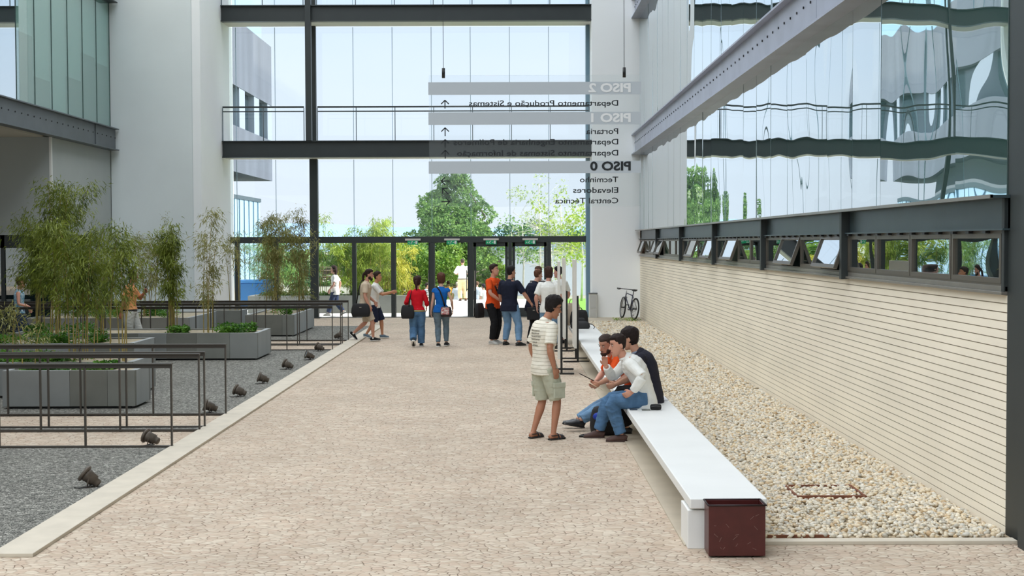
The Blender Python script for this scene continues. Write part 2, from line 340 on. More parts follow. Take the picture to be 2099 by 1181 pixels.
# upper steel beams of the right building
def wall_beam(xf, s, z0, z1, y0, y1, nm, lab, m):
    """I-beam along Y; xf = outer flange edge, s = +1 when the wall is at larger X"""
    a = MB(); xi = xf + s*.26
    a.box(min(xf,xi), max(xf,xi), y0, y1, z0, z0+.03).box(min(xf,xi), max(xf,xi), y0, y1, z1-.03, z1)
    xw = xf + s*.11
    a.box(min(xw,xw+s*.02), max(xw,xw+s*.02), y0, y1, z0+.03, z1-.03)
    o = struct(nm, a, m, lab)
    bl = MB(); y = y0+.3
    while y < y1:
        for dz in (.12, .0):
            if dz == 0 or int(y*10) % 3 == 0:
                pass
        bl.cyl((xw-s*.015, y, (z0+z1)/2+.05), (xw, y, (z0+z1)/2+.05), .018, 8); y += .42
    bo = bl.build('bolts', BLACKP); bo.parent = o
    st = MB()
    for y in (17.3, 37.8): st.box(xw-.004, xw+.024, y, y+.03, z0+.03, z1-.03)
    so_ = st.build('stiffeners', m); so_.parent = o
    return o
wall_beam(3.75, 1, 5.1, 5.73, 10.6, 42.45, 'trim_3', 'grey riveted steel beam running along the right glass wall', STEELG)
wall_beam(3.75, 1, 9.3, 9.9, 10.6, 42.45, 'trim_4', 'upper grey steel beam of the right glass wall', STEELG)
wall_beam(-11.34, -1, 5.1, 5.73, 10, 39.75, 'trim_5', 'grey riveted steel beam under the left glass wall', mat('slate_steel', (92,98,102), .45, var=.08, vscale=2))
wall_beam(-11.34, -1, 9.35, 9.95, 10, 39.75, 'trim_6', 'upper steel beam of the left glass wall', STEEL)
CW = glass('right_curtain_glass', (.35,.46,.46), .64, .45, (104,150,142), wave=.016, wscale=(1,.9,.55), steep=(.62,.86,.55,.93))
SEAM = mat('glass_seam', (70,96,100), .4)
rnd = random.Random(5)
def curtain(nm, lab, z0, z1, x=4.0):
    root = thing(nm, (x, 11.05, z0), lab, 'window'); root['kind'] = 'structure'
    y = 11.05; i = 0; sm = MB()
    while y < 42.4:
        y2 = min(y+1.25, 42.45); a = rnd.uniform(-.006, .006)
        if i == 0: a = .012
        p = MB().obox((x+.01, (y+y2)/2, (z0+z1)/2), (.012, y2-y-.012, z1-z0), Matrix.Rotation(a, 3, 'Z') @ Matrix.Rotation(rnd.uniform(-.003,.003), 3, 'Y'))
        p.build('pane', CW, root); sm.box(x+.012, x+.03, y2-.009, y2+.003, z0, z1); y = y2; i += 1
    sm.build('seams', SEAM, root)
curtain('window_7', 'tall mirror-like glass wall between the two right beams', 2.77, 5.1)
curtain('window_8', 'upper mirror-like glass wall above the right grey beam', 5.73, 9.3)
struct('wall_right_block', MB().box(6.2, 16, -8, 44.4, 0, 22).box(4.1, 6.2, -8, 44.4, 9.9, 22).box(4.1, 6.2, -8, 10.5, 0, 9.9).box(4.3, 6.2, 10.5, 42.4, 5.2, 5.6).box(4.3,6.2,10.5,42.4,-.1,.02), mat('interior_grey', (120,126,120), .9), 'body of the right building behind the glass')
struct('wall_behind', MB().box(-30, 16, -9, -8, 0, 7), WHITE, 'pale wall closing the court behind the camera')
# ------------------------------------------------------------------ right pier and glass front
struct('wall_pier_right', MB().box(2.53, 4.35, 42.45, 44.4, 0, 22), PIERW, 'white rendered pier at the far right corner')
struct('trim_7', MB().box(2.41, 2.53, 43.6, 44.0, 0, 14), mat('blue_grey_jamb', (104,134,150), .4), 'blue grey metal jamb of the glass front')
PX = [-.02+1.25*k for k in range(-7, 3)]
def front_beam(z0, z1, nm, lab):
    a = MB().box(-8.98, 2.53, 42.65, 42.9, z0, z0+.03).box(-8.98, 2.53, 42.65, 42.9, z1-.03, z1).box(-8.98, 2.53, 42.75, 42.78, z0+.03, z1-.03)
    a.box(-8.98, 2.53, 43.8, 44.0, z0+.1, z1)
    struct(nm, a, STEEL, lab)
    struct(nm+'_deck', MB().box(-8.98, 2.53, 42.91, 43.79, z0+.01, z1-.06), mat('pale_soffit', (196,194,184), .8), 'pale gangway slab between the dark front beams')
front_beam(5.07, 5.59, 'trim_8', 'lower dark steel beam across the glass front')
front_beam(9.29, 9.79, 'trim_9', 'upper dark steel beam across the glass front')
front_beam(13.5, 14.0, 'trim_10', 'top steel beam of the glass front')
FG = glass('front_glass', (.945,.97,1), .02, .02, (170,200,210))
for z0, z1, n_, lab in ((2.6, 5.07, 9, 'lowest row of tall glass panes above the doors'), (5.59, 9.29, 10, 'middle row of tall glass panes of the glass front'), (9.79, 13.5, 11, 'top row of glass panes of the glass front')):
    root = thing('window_%d' % n_, (-8.98, 43.9, z0), lab, 'window'); root['kind'] = 'structure'
    xs = [-8.98] + [x for x in PX if x > -8.9] + [2.45]; sm = MB()
    for a, b in zip(xs[:-1], xs[1:]):
        if b-a < .1: continue
        MB().box(a+.006, b-.006, 43.9, 43.91, z0, z1).build('pane', FG, root); sm.box(b-.008, b+.008, 43.89, 43.915, z0, z1)
    sm.build('seams', mat('pale_seam', (150,180,195), .4), root)
# railings of the gangways
def guard(z, lab):
    root = thing('guard_rail', (-8.9, 42.7, z), lab, 'railing')
    a = MB(); p = MB()
    for (x0, x1) in ((-8.95, -6.42), (-6.0, 2.45)):
        a.box(x0, x1, 42.66, 42.70, z+1.02, z+1.07).box(x0, x1, 42.68, 42.70, z+.89, z+.925)
        n = max(1, round((x1-x0)/1.25))
        for i in range(n+1):
            x = x0+(x1-x0)*i/n; MB().box(x-.012, x+.012, 42.67, 42.70, z, z+1.02).build('post', mat('slim_steel', (88,100,104), .4, metal=.4), root)
    a.build('handrail', STEEL, root)
guard(5.59, 'dark double handrail of the gangway across the glass front')
guard(9.79, 'handrail of the top gangway')
# columns
struct('column_front', MB().box(-6.4, -6.15, 43.6, 43.85, 0, 5.07).box(-6.46, -6.09, 43.5, 43.9, 0, .03), STEEL, 'thick dark steel column left of the doors', bevel=.004)
struct('column_front', MB().box(-6.36, -6.18, 42.6, 42.8, 5.59, 13.5), STEEL, 'slim dark column in front of the upper glass', bevel=.004)
struct('column_front', MB().box(-6.35, -6.19, 43.7, 43.88, 5.59, 13.5), STEEL, 'slim dark column right behind the front one')
struct('trim_11', MB().box(-8.98, 2.41, 43.78, 44.0, 2.4, 2.6), STEEL, 'dark steel header above the glass doors', bevel=.004)
DG = glass('door_glass', (.95,.965,.98), .02, .01, (150,180,180))
# posts / doors: a door or fixed window between each two posts
cols = [-8.98] + [x for x in PX if abs(x+6.27) > .1 and x > -8.9] + [2.41]
mp_ = MB()
for x in PX:
    if abs(x+6.27) < .1 or x < -9: continue
    mp_.box(x-.065, x+.065, 43.76, 43.98, 0, 2.4)
struct('trim_12', mp_, STEEL, 'dark steel posts between the glass doors', bevel=.004)
dn = 1
allx = [-8.98] + [x for x in PX if x > -8.9] + [2.46]
for i, (a, b) in enumerate(zip(allx[:-1], allx[1:])):
    if b-a < .3: continue
    a2, b2 = a+.07, b-.07
    k = round((a+.02)/1.25)
    if k in (-3, -2, -1, 0):      # doors
        closed = k in (-1, 0)
        root = thing('door_%d' % dn, (a2, 43.87, 0), {-3:'glass door bay behind the woman in red and woman in blue, standing open', -2:'open glass door bay left of the orange T-shirt man', -1:'closed glass door behind the orange T-shirt man', 0:'closed glass door behind the navy T-shirt group'}[k], 'door'); root['kind'] = 'structure'; dn += 1
        f = MB().box(a2, a2+.09, 43.84, 43.9, 0, 2.4).box(b2-.09, b2, 43.84, 43.9, 0, 2.4).box(a2, b2, 43.84, 43.9, 2.27, 2.4) if closed else MB().box(a2, a2+.02, 43.84, 43.9, 0, 2.4).box(b2-.02, b2, 43.84, 43.9, 0, 2.4)
        if closed: f.box(a2, b2, 43.84, 43.9, 0, .3)
        f.build('door_frame', STEEL, root)
        if closed:
            MB().box(a2+.09, b2-.09, 43.865, 43.875, .3, 2.27).build('pane', DG, root)
            MB().box(a2+.03, a2+.06, 43.76, 43.79, .85, 1.5).box(a2+.035, a2+.055, 43.79, 43.84, .9, .93).box(a2+.035, a2+.055, 43.79, 43.84, 1.42, 1.45).build('door_handle', ALU, root)
        else:
            # leaf swung outwards, seen edge-on beside its post
            lf = MB().box(b2-.05, b2-.005, 43.9, 45.0, .0, .12).box(b2-.05, b2-.005, 43.9, 45.0, 2.28, 2.4).box(b2-.05, b2-.005, 43.9, 44.0, .12, 2.28).box(b2-.05, b2-.005, 44.9, 45.0, .12, 2.28)
            l = lf.build('door_leaf', STEEL, root)
            pn = MB().box(b2-.032, b2-.024, 44.0, 44.9, .12, 2.28).build('pane', DG, root); pn.parent = l
            hd = MB().box(b2-.12, b2-.09, 44.7, 44.73, .8, 1.5).box(b2-.12, b2-.05, 44.7, 44.73, .85, .88).box(b2-.12, b2-.05, 44.7, 44.73, 1.42, 1.45).build('door_handle', ALU, root); hd.parent = l
    else:
        o = MB().box(a2, b2, 43.865, 43.875, .02, 2.4).build('window_%d' % (12+i), DG); o['kind'] = 'structure'; o['label'] = 'fixed glass pane at ground level of the front'
# ------------------------------------------------------------------ left side
struct('wall_left_pier', MB().box(-11.6, -9.235, 39.8, 44.4, 0, 14).box(-9.24, -9.2, 39.82, 44.3, 0, 14), WHITE, 'tall white rendered wall left of the glass front')
struct('wall_left_jamb', MB().box(-9.22, -8.98, 39.8, 44.4, 0, 14), PIERW, 'jamb between the tall white wall and the glass front, lightened as if lit')  # side face of the white wall, its extra light put into the colour
struct('wall_left_mass', MB().box(-26, -11.62, 34.6, 44.4, 2.63, 5.1).box(-26, -11.62, 37.3, 44.4, 0, 2.63), mat('shade_toned_render', (172,178,176), .85, var=.04, vscale=.6), 'pale wall under the left glass storey')  # pale render toned down so the colour carries the undercroft shade
struct('trim_13', MB().box(-11.64, -11.58, 34.58, 34.64, 0, 5.1), mat('white_trim', (236,236,232), .6), 'thin white corner trim of the left wall')
ent = MB()
for x in (-11.66, -12.9, -14.15, -15.4, -16.6): ent.box(x-.05, x+.05, 34.7, 34.8, 0, 2.63)
ent.box(-17, -11.62, 34.7, 34.8, 2.3, 2.63)
struct('trim_14', ent, STEEL, 'dark frame of the left entrance')
struct('window_30', MB().box(-17, -11.66, 34.74, 34.75, 0, 2.3), glass('entrance_glass', (.3,.4,.4), .15, .4, (40,60,62)), 'dark glass of the left entrance')
struct('window_31', MB().box(-11.63, -11.62, 34.85, 36.6, .05, 2.4), glass('teal_glass', (.4,.5,.5), .2, .5, (90,112,110)), 'teal glass panel on the flank of the left wall')
struct('trim_15', MB().box(-11.68, -11.6, 36.6, 37.3, 0, 2.63).box(-11.68, -11.6, 34.7, 37.3, 2.4, 2.63), STEEL, 'dark frame beside the teal glass panel')
struct('floor_left_inside', MB().box(-25.9, -11.7, 34.9, 37.2, -.05, .02).box(-25.9,-11.7,37.16,37.28,0,2.62), DARKIN, 'dark lobby behind the left entrance')
root = thing('window_32', (-11.6, 10, 5.73), 'teal glass wall of the left upper storey', 'window'); root['kind'] = 'structure'
LG = glass('left_curtain_glass', (.86,.97,.95), .08, .26, (170,214,204))
split = {39.85-1.25*(i+1): s for i, s in enumerate([7.5, 7.6, 6.8, 0, 6.5, 7.4, 0, 6.2, 7, 0, 6, 7])}
y = 39.75; sm = MB(); bl = MB(); bl2 = MB(); i = 0
spl = [7.5, 7.6, 6.8, 5.75, 6.5, 7.45, 5.74, 6.2, 7, 5.74, 6, 7] + [6.5]*12
while y > 10.2:
    y2 = y-1.25
    MB().box(-11.61, -11.6, y2+.008, y-.008, 5.73, 9.35).build('pane', LG if i != 6 else glass('left_mirror_pane', (.5,.6,.6), .55, .2, (120,150,150)), root)
    sm.box(-11.615, -11.59, y-.012, y+.012, 5.73, 9.35)
    bl.box(-11.66, -11.65, y2+.03, y-.03, spl[i], 9.35); bl2.box(-11.645, -11.635, y2+.03, y-.03, 5.74, spl[i]+.001)
    y = y2; i += 1
sm.build('seams', mat('green_seam', (60,84,80), .5), root)
bl.build('upper_blinds', mat('pale_green_blind', (226,240,232), .8), root); bl2.build('lower_blinds', mat('grey_blind', (168,158,142), .8), root)
struct('wall_left_block', MB().box(-26, -11.8, 10, 39.7, 5.1, 14).box(-26,-11.62,39.7,44.4,5.1,14).box(-11.8,-11.62,10,39.7,9.95,14), mat('pale_soffit', (196,194,184), .8), 'body of the left building with its pale underside')
struct('wall_left_light_block', MB().box(-14.6, -14.4, -8, 28, 0, 5.1), DARKIN, 'unseen dark wall added left of the planters to dim the undercroft')  # out of view, added to keep light from reaching the left undercroft
struct('wall_left_far', MB().box(-26, -25, 28, 34.5, 0, 5.1), WHITE, 'pale wall at the back of the left undercroft')

# ------------------------------------------------------------------ outside
OC = mat('stained_concrete', (100,106,116), .9, var=.14, vscale=.7, stretch=(1,1,.12), bump=.05, bscale=10)
ob = thing('concrete_building', (-14, 66, 0), 'raw concrete building with a window band, seen left through the glass front', 'building')
MB().box(-30, -14, 50, 80.5, 10.45, 13.9).build('upper_wall', OC, ob)
MB().box(-30, -14, 50, 80.5, 6.05, 8.4).build('lower_wall', OC, ob)
MB().box(-30, -14.35, 50.2, 80.2, 8.4, 10.45).build('window_band', mat('dark_band_glass', (44,60,66), .15), ob)
pm = MB(); y = 50.5
while y < 80.4: pm.box(-14.36, -14.02, y, y+1.5, 8.4, 10.45); y += 4.1
pm.build('wall_piers', mat('pale_pier', (150,160,172), .8), ob)
MB().box(-30, -15.2, 50.2, 74.5, 4.95, 6.04).build('recessed_storey', mat('grey_storey', (128,136,140), .8), ob)
MB().box(-29, -14.3, 50.2, 79, 13.9, 16.5).build('roof_storey', mat('roof_glass', (150,186,205), .2), ob)
ab = thing('glass_annex', (-14, 60, -1.3), 'low pale blue glass annex under the concrete building', 'building')
MB().box(-29, -14.1, 57.8, 77, -1.3, 4.7).build('annex_wall', mat('channel_glass', (168,200,222), .3, var=.05, vscale=1, stretch=(1,6,.2)), ab)
MB().box(-29.1, -14.05, 57.7, 77.1, 4.7, 4.9).build('annex_roof', mat('annex_edge', (70,84,90), .5), ab)
am = MB(); y = 58
while y < 77: am.box(-14.1, -14.05, y, y+.06, -1.3, 4.7); y += 1.3
am.build('annex_fins', mat('annex_fin', (96,124,140), .5), ab)
# terrace planter outside
op = thing('terrace_planter', (-4.5, 47.2, 0), 'long concrete planter of bamboo just outside the left panes', 'planter')
MB().box(-9.0, -2.95, 46.7, 46.85, 0, .6).box(-9.0, -2.95, 48.0, 48.15, 0, .6).box(-9.0, -8.85, 46.85, 48.0, 0, .6).box(-3.1, -2.95, 46.85, 48.0, 0, .6).build('planter_box', CONC, op, bevel=.01)
MB().box(-8.85, -3.1, 46.85, 48, .1, .5).build('soil', mat('soil', (90,76,58), .95), op)
for px, Y, ww, h, lab in ((1.9, 95, 9, 3.2, 'white low pavilion far behind the right door'), (-33, 120, 20, 3.5, 'long pale hall far behind the bamboo'), (9, 130, 14, 4.5, 'pale blue shed far behind the lawn')):
    t = thing('far_pavilion', (px, Y, -1.3), lab, 'building')
    MB().box(px-ww/2, px+ww/2, Y, Y+6, -1.3, h-1.3).build('wall', mat('far_white', (222,228,236), .8), t)
    MB().box(px-ww/2-.4, px+ww/2+.4, Y-.4, Y+6.4, h-1.3, h-1.0).build('roof', mat('far_roof', (150,176,204), .7), t)
# blue container
t = thing('waste_container', (-9.1, 49.5, 0), 'blue plastic waste container outside behind the left pane', 'container')
MB().box(-9.75, -8.6, 49.1, 50.0, .12, .98).build('bin_body', mat('blue_plastic', (36,112,178), .4), t, bevel=.04)
MB().box(-9.8, -8.55, 49.05, 50.05, .98, 1.08).build('bin_lid', mat('blue_plastic_lid', (50,130,200), .4), t, bevel=.03)
for x in (-9.6, -8.75):
    for yy in (49.2, 49.9): MB().cyl((x-.03, yy, .08), (x+.03, yy, .08), .08, 12).build('wheel', BLACKP, t)
# hills
def hill(nm, y, x0, x1, h, seed, col, lab):
    a = MB(); n = 60; top = []; 
    for i in range(n+1):
        x = x0+(x1-x0)*i/n; z = h*(.35+.65*abs(noise.noise((i*.11+seed, seed, 0))+.35)*1.2); top.append((x, z))
    vs = []; fs = []
    for x, z in top: vs += [(x, y-60, -2), (x, y-25, z*.55), (x, y, z), (x, y+60, -2)]
    for i in range(n):
        for k in range(3): fs.append((i*4+k, (i+1)*4+k, (i+1)*4+k+1, i*4+k+1))
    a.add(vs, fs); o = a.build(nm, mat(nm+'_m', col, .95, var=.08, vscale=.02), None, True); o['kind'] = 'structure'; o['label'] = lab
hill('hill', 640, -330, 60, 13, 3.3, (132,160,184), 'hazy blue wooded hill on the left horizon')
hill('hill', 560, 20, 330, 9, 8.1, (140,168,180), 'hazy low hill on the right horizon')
# ------------------------------------------------------------------ bench and bin
bt = thing('long_bench', (1.7, 10.6, 0), 'very long white concrete bench running beside the pebble bed', 'bench')
a = MB(); y = 10.57
a.box(1.39, 1.99, 10.57, 33.3, .32, .40)
a.build('seat_slab', BENCHM, bt, bevel=.008)
for yy in (10.6, 14.3, 18.0, 21.7, 25.4, 29.1, 32.8):
    x0 = 1.375 if yy < 11 else 1.6
    MB().box(x0, 1.98, yy, yy+.42, 0, .305).build('pedestal', BENCHM, bt, bevel=.006)
MB().box(1.66, 1.96, 10.7, 33.2, .305, .32).build('gap_strip', BLACKP, bt)
MAROON = mat('maroon_enamel', (78,30,28), .38, var=.12, vscale=8, bump=.03, bscale=60)
bn = thing('litter_bin', (1.71, 10.41, 0), 'dark maroon square metal litter bin at the near end of the white bench', 'bin')
x0, x1, y0, y1 = 1.495, 1.925, 10.29, 10.53
a = MB().box(x0, x1, y0, y0+.008, .015, .40).box(x0, x0+.008, y0+.008, y1, .015, .40).box(x1-.008, x1, y0+.008, y1, .015, .40).box(x0+.008, x1-.008, y1-.008, y1, .015, .40)
a.build('bin_body', MAROON, bn, bevel=.003)
MB().box(x0+.01, x1-.01, y0+.01, y1-.01, .02, .035).build('bin_floor', mat('dark_maroon', (34,14,16), .6), bn)
a = MB()
for p, q in (((x0-.004,y0-.004),(x1+.004,y0-.004)),((x1+.004,y0-.004),(x1+.004,y1)),((x1+.004,y1),(x0-.004,y1)),((x0-.004,y1),(x0-.004,y0-.004))):
    a.cyl((*p, .402), (*q, .402), .007, 8)
a.build('bin_rim', mat('dark_maroon', (34,14,16), .6), bn, True)
sc_ = MB()
rs = random.Random(4)
for i in range(14):
    x = rs.uniform(x0+.03, x1-.04); z = rs.uniform(.04, .37); l = rs.uniform(.008, .045); an = rs.uniform(-1.2, 1.2)
    sc_.obox((x, y0-.0006, z), (l, .001, .0016), Matrix.Rotation(an, 3, 'Y'))
sc_.build('scratches', mat('scratch_pale', (150,120,112), .6), bn)
# inspection frames in the pebbles
RUST = mat('rusty_steel', (120,72,48), .85, var=.25, vscale=12)
tag(MB().box(2.62, 3.26, 12.45, 12.49, 0, .066).box(2.62, 3.26, 13.06, 13.09, 0, .056).box(2.62, 2.64, 12.49, 13.06, 0, .062).box(3.24, 3.26, 12.49, 13.06, 0, .064).build('drain_frame', RUST), 'rusty steel frame half buried in the pebbles', 'drain frame')
tag(MB().box(2.05, 2.55, 10.86, 10.88, .0, .05).build('steel_strip', RUST), 'rusty metal strip at the near edge of the pebbles beside the bin', 'strip')
# ------------------------------------------------------------------ railings of the footbridges
def railing(Y, x0, lab, xr=-3.97):
    t = thing('footbridge_railing', (xr, Y, 0), lab, 'railing', 'footbridge railings')
    a = MB().box(x0, xr, Y-.04, Y+.04, .985, 1.0).box(x0, xr, Y-.012, Y+.012, .942, .985)
    a.build('handrail', RAILM, t)
    x = xr-.012
    while x > x0:
        MB().box(x-.009, x+.009, Y-.02, Y+.02, 0, .985).build('post', RAILM, t); x -= 1.012
    MB().box(x0, xr, Y-.03, Y+.03, .01, .032).build('base_bar', RAILM, t)
railing(15.96, -9.2, 'nearest dark steel railing, its right end lowest in the picture')
railing(17.38, -10.2, 'second dark railing from the camera, far side of the first footbridge')
railing(17.68, -10.2, 'third dark railing, just behind the second one')
railing(19.0, -10.8, 'fourth dark railing, right before the nearest planters')
railing(30.4, -13.6, 'dark railing just beyond the walking man in the orange polo, nearest of the far four')
railing(31.9, -14, 'far railing at the back edge of the footbridge with the woman in the halter top')
railing(32.2, -14, 'far railing just behind the footbridge, second of the close pair')
railing(33.4, -14, 'farthest dark railing, its end post nearest the glass front')
# ------------------------------------------------------------------ ground spotlights
SPM = mat('bronze_spotlight', (96,86,76), .5, metal=.3, var=.15, vscale=20)
def spotlight(x, Y, lab, az=0, tilt=50):
    t = thing('ground_spotlight', (x, Y, .015), lab, 'spotlight', 'ground spotlights along the kerb', rz=az, world=False)
    M = Matrix.Rotation(R(-tilt), 3, 'Y')     # lens looks up and left
    c = Vector((0, 0, .085))
    MB().lathe([(.001,-.10),(.035,-.10),(.042,-.09),(.042,-.05),(.058,-.045),(.062,.03),(.066,.035),(.066,.07),(.001,.07)], c, M, 20).build('lamp_housing', SPM, t, True)
    MB().lathe([(.070,.06),(.088,.066),(.09,.08),(.084,.092),(.075,.085),(.07,.08)], c, M, 24).build('lamp_rim', SPM, t, True)
    MB().lathe([(.001,.078),(.078,.078),(.078,.083),(.001,.083)], c, M, 24).build('lens', glass('lens_glass', (.5,.5,.5), .3, .4, (60,60,60)), t)
    b = MB()
    for s in (-1, 1): b.tube([(0, s*.075, .09), (-.01, s*.078, .04), (-.02, s*.05, .006)], .006)
    b.box(-.06, .02, -.055, .055, 0, .008); b.build('bracket', SPM, t)
    MB().tube([(.03, -.02, .05), (.0, -.08, .015), (-.08, -.1, .006), (-.14, -.08, .004)], .005).build('cable', BLACKP, t, True)
for i, (x, Y, ordn, az) in enumerate(((-4.13,13.35,'nearest ground spotlight, alone on the grey gravel before the railings',0),(-4.26,16.1,'ground spotlight just behind the nearest railing',-12),(-4.24,19.2,'ground spotlight behind the fourth railing',10),(-4.22,21.2,'ground spotlight level with the nearest planters',-8),(-4.22,23.2,'ground spotlight between the near planters and the long planter',12),(-4.22,25.8,'ground spotlight in front of the right end of the long planter',-14),(-4.12,27.9,'ground spotlight beside the right end of the long planter',20),(-4.22,30.1,'ground spotlight at the foot of the far railings',-20),(-4.3,33.9,'farthest ground spotlight, behind the far railings',180))):
    spotlight(x, Y, ordn, R(az), tilt=52 if i == 0 else 68)
# ------------------------------------------------------------------ concrete planters
SOILP = mat('planter_soil', (176,164,140), .95, var=.18, vscale=12, bump=.3, bscale=50)
CONS = [mat('grey_concrete_a', (124,125,118), .85, var=.12, vscale=1.6, bump=.08, bscale=50), mat('grey_concrete_b', (138,140,137), .85, var=.1, vscale=1.2, bump=.08, bscale=50), mat('grey_concrete_c', (116,116,108), .85, var=.12, vscale=2, bump=.08, bscale=50)]
SIDEC = mat('side_lit_concrete', (168,172,172), .85, var=.08, vscale=2, stretch=(1,1,.2), bump=.08, bscale=50)  # planter concrete made lighter for the sky light its side faces catch
def planter(x0, x1, y0, y1, lab, z=.57, seg=2.1):
    t = thing('concrete_planter', ((x0+x1)/2, y0, 0), lab, 'planter', 'grey concrete planters in the gravel')
    wd = .09; zb = .05
    x = x0; i = int(abs(x0*3)); rr = random.Random(i)
    while x < x1-.01:
        x2 = min(x+rr.uniform(.45, .95)*seg/2, x1)
        if x1-x2 < .3: x2 = x1
        MB().box(x+.0015, x2-.0015, y0, y0+wd, zb, z).build('front_panel', CONS[i % 3], t, bevel=.003); x = x2; i += 1
    MB().box(x0, x1, y1-wd, y1, zb, z).build('back_panel', CONS[1], t, bevel=.003)
    MB().box(x0, x0+wd, y0+wd, y1-wd, zb, z).build('side_panel', SIDEC, t, bevel=.003)
    MB().box(x1-wd, x1, y0+wd, y1-wd, zb, z).build('side_panel', SIDEC, t, bevel=.003)
    MB().box(x0+wd, x1-wd, y0+wd, y1-wd, zb, z-.03).build('soil', SOILP, t)
    MB().box(x0+.06, x1-.06, y0+.06, y1-.06, .015, zb).build('plinth', BLACKP, t)
PL = {'A': (-7.36,-5.44,19.7,20.55), 'B': (-9.3,-5.87,21.1,22.5), 'C': (-11.5,-6.96,25.1,26.7), 'D': (-10.3,-5.18,27.85,29.45), 'E': (-12,-7.93,33.6,36.8), 'F': (-8.3,-7.36,37.25,38.1), 'G': (-6.8,-5.55,34.9,38.5)}
labs = {'A':'nearest grey concrete planter, right behind the railings', 'B':'second concrete planter, directly behind the nearest one', 'C':'third concrete planter, before the long one on the left', 'D':'long grey concrete planter with green herbs at its right end', 'E':'concrete planter behind the far railings at the foot of the white wall', 'F':'small square concrete planter, far end of the white wall', 'G':'free-standing concrete planter before the thick steel column'}
for k, v in PL.items(): planter(*v, labs[k])
# ------------------------------------------------------------------ plants
def leaves_mesh(pts, dirs, L, W, rng, droop=.3):
    """pts (n,3), dirs (n,3) unit; each leaf = 2 quads folded along its length"""
    n = len(pts); up = np.tile([0,0,1.0], (n,1))
    d = dirs/np.linalg.norm(dirs, axis=1, keepdims=True)
    s = np.cross(d, up+rng.normal(0,.6,(n,3))); s /= np.linalg.norm(s, axis=1, keepdims=True)+1e-9
    Ls = L*rng.uniform(.6,1.3,(n,1)); Ws = W*rng.uniform(.7,1.3,(n,1))
    mid = pts+d*Ls*.45; tip = pts+d*Ls; tip[:,2] -= (Ls[:,0]*droop)
    V = np.stack([pts, mid+s*Ws/2, tip, mid-s*Ws/2], 1).reshape(-1,3)
    return V
def quads_obj(name, V, m, parent=None, off=(0,0,0)):
    V = V - np.array(off); n = len(V)//4
    me = bpy.data.meshes.new(name); me.vertices.add(len(V)); me.vertices.foreach_set('co', V.ravel().astype(np.float32))
    me.loops.add(n*4); me.loops.foreach_set('vertex_index', np.arange(n*4, dtype=np.int32)); me.polygons.add(n)
    me.polygons.foreach_set('loop_start', np.arange(0, n*4, 4, dtype=np.int32)); me.update(); me.materials.append(m)
    return link(name, me, parent)
BL1 = leafmat('bamboo_leaf', (72,90,26), (150,162,62)); BL2 = leafmat('bamboo_leaf_dry', (120,124,66), (172,168,104)); BL3 = leafmat('bamboo_leaf_light', (110,140,40), (190,205,90))
CULM = mat('bamboo_culm', (158,140,78), .5, var=.2, vscale=8); HERB = leafmat('herb_leaf', (40,96,20), (110,160,50))
def bamboo(px, Y, zb, zc, zt, rx, nleaf, nculm, lab, m=BL1, spread=.12, seed=0, grp='bamboo clumps in the planters', L=.11, lean=0):
    x = (px-1047)*Y/F; rng = np.random.default_rng(seed+int(px))
    t = thing('bamboo', (x, Y, zb), lab, 'bamboo', grp)
    tips = []
    for c in range(nculm):
        bx, by = x+rng.normal(0, spread), Y+rng.normal(0, spread*.8)
        h = (zt-zb)*rng.uniform(.72, 1.0) if c else zt-zb
        lx, ly = rng.normal(lean, rx*.5), rng.normal(0, rx*.4)
        pts = [(bx+lx*(q**2.2), by+ly*(q**2.2), zb+h*q-(.1*h*max(0,q-.8)*2)) for q in (0,.2,.4,.6,.75,.9,1.0)]
        MB().loft(pts, [.011,.010,.009,.007,.005,.004,.002], (1,0,0), 6).build('culm', CULM, t)
        tips.append(np.array(pts))
    P = []; D = []
    per = max(1, int(nleaf*1.6)//(nculm*12))
    for pts in tips:
        for _ in range(max(6, 12)):
            q = rng.uniform(max(0, (zc-zb)/(zt-zb)), 1.0)
            i = np.interp(q, np.linspace(0,1,len(pts)), np.arange(len(pts))); i0 = int(min(i, len(pts)-2)); p0 = pts[i0]+(pts[i0+1]-pts[i0])*(i-i0)
            a = rng.uniform(0, 2*math.pi); ln = rx*rng.uniform(.3, 1.1)*(1.15-.5*q)
            bd = np.array([math.cos(a), math.sin(a), rng.uniform(.1,.9)])
            for __ in range(per):
                u = rng.uniform(.05, 1); pp = p0+bd*ln*u; pp[2] -= .35*ln*u*u
                pp = pp+rng.normal(0, .05+.06*rx, 3)
                P.append(pp); D.append(bd*np.array([1,1,.0])+rng.normal(0,.55,3)+np.array([0,0,-.55]))
    P = np.array(P); D = np.array(D)
    quads_obj('foliage', leaves_mesh(P, D, L, L*.16, rng), m, t, t['_o'])
zt = .54
